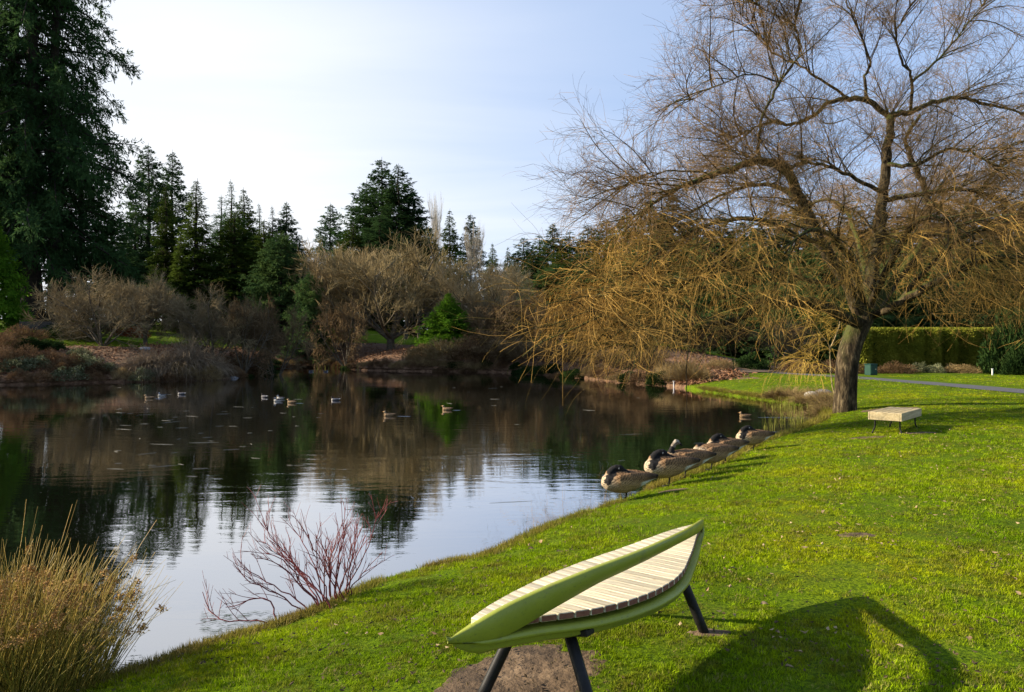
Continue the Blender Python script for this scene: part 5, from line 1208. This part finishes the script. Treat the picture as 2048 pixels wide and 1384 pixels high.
def leaf_mesh(sd):
    r2 = np.random.default_rng(sd); t = np.linspace(0, 1, 6); w = .30 * np.sin(np.pi * t ** .8) + .01; zc = .16 * np.sin(np.pi * t) * r2.uniform(.4, 1.3); V = []
    for a, b, c in zip(t, w, zc): V += [(a - .5, -b, c + .14 * r2.random()), (a - .5, 0, c * .6), (a - .5, b, c + .14 * r2.random())]
    i = np.arange(18).reshape(6, 3); q = np.concatenate([np.stack([i[:-1, j], i[1:, j], i[1:, j + 1], i[:-1, j + 1]], -1) for j in (0, 1)]); return mk_mesh('fallen_leaf', V, [q], [M['leaf_tan']], True)
LM = [leaf_mesh(i) for i in range(5)]
def put_leaf(px, py, s, lab):
    D = 9.0
    for _ in range(12): D = F * (CAMZ - max(g1((px - 1024) / F * D, D), 0) - .03) / (py - 686)
    x = (px - 1024) / F * D; o = link('fallen_leaf', LM[int(rg.integers(5))], None, (x, D, g1(x, D) + .035)); o.scale = (s, s, s); o.rotation_euler = (rg.normal(0, .25), rg.normal(0, .25), rg.random() * 6.28)
    tag(o, lab, 'leaf', 'fallen leaves on the lawn')
for px, py in ((412, 1304), (690, 1270), (540, 1262), (1062, 1099), (1082, 1085), (1468, 1140), (1985, 1243), (1580, 1338), (1530, 1212), (1598, 1308), (1800, 1295), (1648, 1025), (1676, 1050), (1890, 1005), (1760, 1090), (1905, 1022), (2038, 1188), (1940, 1280), (2030, 1160), (1410, 1095), (1118, 1105), (1130, 1135), (950, 1140), (905, 1165), (1830, 1160)):
    put_leaf(px, py, rg.uniform(.035, .07), 'tan curled leaf lying on the near lawn')
n = 1500; D = 4 + 20 * rg.random(n) ** 1.2; X = (-.25 + .98 * rg.random(n)) * D; k_ = fbm(X * .8, D * .8, 3.0, 3) + .25 * np.exp(-np.hypot(X - 8.4, (D - 13.5) * .6) / 2.5); dd = pond_sd(X, D); ok = (dd > .25) & (k_ > .47 + .1 * rg.random(n)); X, D, dd = X[ok], D[ok], dd[ok]
n = len(X); dv = rg.normal(0, 1, (n, 3)); dv[:, 2] *= .25; V, f = kites(np.stack([X, D, height_d(X, D, dd) + .038], 1), dv, .02 + .035 * rg.random(n), .022, 1.2, .25, rg)
o = link('small_leaves', mk_mesh('small_leaves', V, f, [M['leaf_tan']]), kind='stuff'); tag(o, 'small dead leaves strewn over the lawn around the timber bench', 'leaf litter')

n = 5200; D = 3.3 + 16 * rg.random(n) ** 1.3; X = (-.6 + 1.35 * rg.random(n)) * D; dd = pond_sd(X, D); ok = (dd > .1) & (fbm(X * 1.3, D * 1.3, 12.0, 3) > .44); X, D, dd = X[ok], D[ok], dd[ok]
n = len(X); dv = rg.normal(0, 1, (n, 3)); dv[:, 2] *= .4; V, f = kites(np.stack([X, D, height_d(X, D, dd) + .028 + .012 * rg.random(n)], 1), dv, .014 + .022 * rg.random(n), .014, 1.0, .3, rg)
o = link('dark_crumbs', mk_mesh('dark_crumbs', V, f, [M['crumb']]), kind='stuff'); tag(o, 'dark crumbs of soil and rotten leaves in the short grass', 'leaf litter')

# ------------------------------------------------------------------ grass
def mat_grass(name, cols, dry):
    m, nt, out = new_mat(name)
    big = noise(nt, 0.55, 4, 0.6); mid = noise(nt, 3.0, 5, 0.65); oi = nd(nt, 'ShaderNodeObjectInfo')
    c = ramp(nt, big, [(0.32, cols[0]), (0.5, cols[1]), (0.68, cols[2])])
    c = mixc(nt, ramp(nt, mid, [(0.46, (0, 0, 0)), (0.70, (0.8, 0.8, 0.8))]), c, cols[3])
    c = mixc(nt, ramp(nt, oi.outputs['Random'], [(0.80, (0, 0, 0)), (0.95, (0.8, 0.8, 0.8))]), c, dry)
    mr = nd(nt, 'ShaderNodeMapRange'); mr.inputs[3].default_value = 0.48; mr.inputs[4].default_value = 1.32
    ml = nd(nt, 'ShaderNodeMath', operation='FRACT'); m2 = nd(nt, 'ShaderNodeMath', operation='MULTIPLY'); nt.links.new(oi.outputs['Random'], m2.inputs[0]); m2.inputs[1].default_value = 17.3; nt.links.new(m2.outputs[0], ml.inputs[0]); nt.links.new(ml.outputs[0], mr.inputs[0])
    hs = nd(nt, 'ShaderNodeHueSaturation'); nt.links.new(c, hs.inputs['Color']); nt.links.new(mr.outputs[0], hs.inputs['Value'])
    b = principled(nt, None, hs.outputs[0], 0.8, spec=0.06); t = nd(nt, 'ShaderNodeBsdfTranslucent'); nt.links.new(hs.outputs[0], t.inputs[0])
    mx = nd(nt, 'ShaderNodeMixShader'); mx.inputs[0].default_value = 0.35; nt.links.new(b.outputs[0], mx.inputs[1]); nt.links.new(t.outputs[0], mx.inputs[2]); nt.links.new(mx.outputs[0], out.inputs[0]); return m
M['grass'] = mat_grass('grass_blades', [(0.120, 0.210, 0.003), (0.225, 0.325, 0.003), (0.350, 0.375, 0.005), (0.165, 0.140, 0.018)], (0.26, 0.21, 0.08))
M['edge_grass'] = mat_grass('edge_grass_blades', [(0.16, 0.19, 0.020), (0.24, 0.23, 0.03), (0.30, 0.25, 0.05), (0.20, 0.14, 0.04)], (0.34, 0.25, 0.10))
def tuft_set(cname, mat, nb, hgt, wid, spread, rad):
    c = bpy.data.collections.new(cname)
    for v_ in range(5):
        r2 = np.random.default_rng(100 + v_); az = r2.random(nb) * 6.283; rr = rad * np.sqrt(r2.random(nb))
        p = np.stack([rr * np.cos(az), rr * np.sin(az), np.full(nb, -.004)], 1); az2 = r2.random(nb) * 6.283; a = spread * r2.random(nb)
        d = np.stack([np.sin(a) * np.cos(az2), np.sin(a) * np.sin(az2), np.cos(a)], 1); h = hgt * (.55 + .6 * r2.random(nb))
        s = strands(p, d, h, 3, .5 * r2.random(nb), .08, r2); sd_ = np.stack([-np.sin(az2 + 1.57 * r2.random(nb)), np.cos(az2), 0 * az2], 1); sd_ = norm(sd_) * (wid * (.7 + .6 * r2.random(nb)))[:, None]
        V = np.stack([s[:, 0] - sd_ * .5, s[:, 0] + sd_ * .5, s[:, 1] - sd_ * .42, s[:, 1] + sd_ * .42, s[:, 2]], 1).reshape(-1, 3); i = np.arange(nb)[:, None] * 5
        me = mk_mesh('grass_tuft', V, [np.concatenate([i, i + 1, i + 3, i + 2], 1), np.concatenate([i + 2, i + 3, i + 4], 1)], [mat])
        o = bpy.data.objects.new('grass_tuft', me); c.objects.link(o)
    return c
def scatter(name, pts, rot, scl, coll, label):
    me = bpy.data.meshes.new(name); n = len(pts); me.vertices.add(n); me.vertices.foreach_set('co', np.asarray(pts, np.float32).ravel())
    a = me.attributes.new('rot', 'FLOAT_VECTOR', 'POINT'); a.data.foreach_set('vector', np.asarray(rot, np.float32).ravel())
    a = me.attributes.new('scl', 'FLOAT_VECTOR', 'POINT'); a.data.foreach_set('vector', np.asarray(scl, np.float32).ravel())
    o = link(name, me, kind='stuff'); tag(o, label, 'grass')
    ng = bpy.data.node_groups.new(name + '_scatter', 'GeometryNodeTree'); ng.interface.new_socket('Geometry', in_out='INPUT', socket_type='NodeSocketGeometry'); ng.interface.new_socket('Geometry', in_out='OUTPUT', socket_type='NodeSocketGeometry')
    N, Lk = ng.nodes, ng.links; gi, go = N.new('NodeGroupInput'), N.new('NodeGroupOutput'); ip = N.new('GeometryNodeInstanceOnPoints'); ci = N.new('GeometryNodeCollectionInfo')
    ci.inputs['Collection'].default_value = coll; ci.inputs['Separate Children'].default_value = True; ci.inputs['Reset Children'].default_value = True
    ip.inputs['Pick Instance'].default_value = True; rv = N.new('FunctionNodeRandomValue'); rv.data_type = 'INT'
    for s_ in rv.inputs:
        if s_.name == 'Max' and s_.type == 'INT': s_.default_value = 4
    ro = [s_ for s_ in rv.outputs if s_.type == 'INT'][0]; Lk.new(ro, ip.inputs['Instance Index'])
    for nm, sock in (('rot', 'Rotation'), ('scl', 'Scale')):
        na_ = N.new('GeometryNodeInputNamedAttribute'); na_.data_type = 'FLOAT_VECTOR'; na_.inputs['Name'].default_value = nm; src = [s_ for s_ in na_.outputs if s_.enabled and s_.name == 'Attribute'][0]
        if nm == 'rot':
            er = N.new('FunctionNodeEulerToRotation'); Lk.new(src, er.inputs[0]); src = er.outputs[0]
        Lk.new(src, ip.inputs[sock])
    Lk.new(gi.outputs[0], ip.inputs['Points']); Lk.new(ci.outputs[0], ip.inputs['Instance']); Lk.new(ip.outputs[0], go.inputs[0])
    md = o.modifiers.new('scatter', 'NODES'); md.node_group = ng; return o
rg = np.random.default_rng(81); PX, PY, PS = [], [], []
for y0, y1, dens, sc in ((2.8, 4.6, 2300, .9), (4.6, 6.5, 1700, 1.0), (6.5, 10, 900, 1.2), (10, 16, 330, 1.6), (16, 24, 130, 2.0), (24, 36, 50, 2.4)):
    xa, xb = max(-4, -.42 * y1 - .8), .78 * y1 + 1.2; n = int((xb - xa) * (y1 - y0) * dens); x = xa + (xb - xa) * rg.random(n); y = y0 + (y1 - y0) * rg.random(n)
    ok = (x > -.78 * y - 1.2) & (x < .78 * y + 1.2); x, y = x[ok], y[ok]; PX.append(x); PY.append(y); PS.append(np.full(len(x), sc))
X, Y, S = map(np.concatenate, (PX, PY, PS)); dd = pond_sd(X, Y); ok = (dd > .01) & (np.hypot(X - WX, Y - WY) > .42) & ~((Y > 30) & (X < 8.3)) & (np.abs(X - 17.2) > 1.0) & (Y + .0 * X < 37)
cl = fbm(X * 2.6, Y * 2.6, 4.0, 4); ok &= cl + .25 * (rg.random(len(X)) - .5) > .36
dr = dirt_r(X, Y); ok &= dr > .80 + .35 * rg.random(len(X)) * (rg.random(len(X)) < .6)
for wx, wy, ra, rb in WORN: ok &= (np.hypot((X - wx) / ra, (Y - wy) / rb) > .9) | (rg.random(len(X)) < .12)
X, Y, S, dd, cl = X[ok], Y[ok], S[ok], dd[ok], cl[ok]; n = len(X)
S = S * (.65 + .7 * rg.random(n)) * (.7 + .9 * (cl - .3)); SZ = S ** .5 * np.where(S > 0, 1, 1) * (.75 + .7 * (cl - .25))
Z = height_d(X, Y, dd)
scatter('grass', np.stack([X, Y, Z], 1), np.stack([rg.normal(0, .18, n), rg.normal(0, .18, n), rg.random(n) * 6.283], 1), np.stack([S, S, SZ], 1), tuft_set('grass_tufts', M['grass'], 10, .031, .0042, 1.0, .028), 'short bright green mown grass of the lawn')
# longer yellowed grass along the near water's edge
t = rg.random(14000) * (len(ne) - 1); i = np.minimum(t.astype(int), len(ne) - 2); fr = (t - i)[:, None]; q = ne[i] * (1 - fr) + ne[i + 1] * fr
tg = norm(ne[i + 1] - ne[i]); nr_ = np.stack([tg[:, 1], -tg[:, 0]], 1); off = -.02 + np.abs(rg.normal(0, .07, len(q))) + .05 * rg.random(len(q)); q = q + nr_ * off[:, None]
ok = (q[:, 0] > -4.5) & (fbm(q[:, 0] * 1.3, q[:, 1] * 1.3, 2.0, 3) + .2 * rg.random(len(q)) > .46); q = q[ok]; n = len(q); z = np.where(pond_sd(q[:, 0], q[:, 1]) > 0, gz(q[:, 0], q[:, 1]), .03) - .01
far_s = np.clip(q[:, 1] / 8, .8, 2.2); s_ = (.7 + .7 * rg.random(n)) * far_s
scatter('edge_grass', np.stack([q[:, 0], q[:, 1], z], 1), np.stack([rg.normal(0, .3, n), rg.normal(0, .3, n), rg.random(n) * 6.28], 1), np.stack([s_, s_, s_ ** .6], 1), tuft_set('edge_tufts', M['edge_grass'], 9, .078, .0042, 1.0, .03), 'yellowed longer grass along the near edge of the lawn')
print('tris', sum(len(me.polygons) for me in bpy.data.meshes))
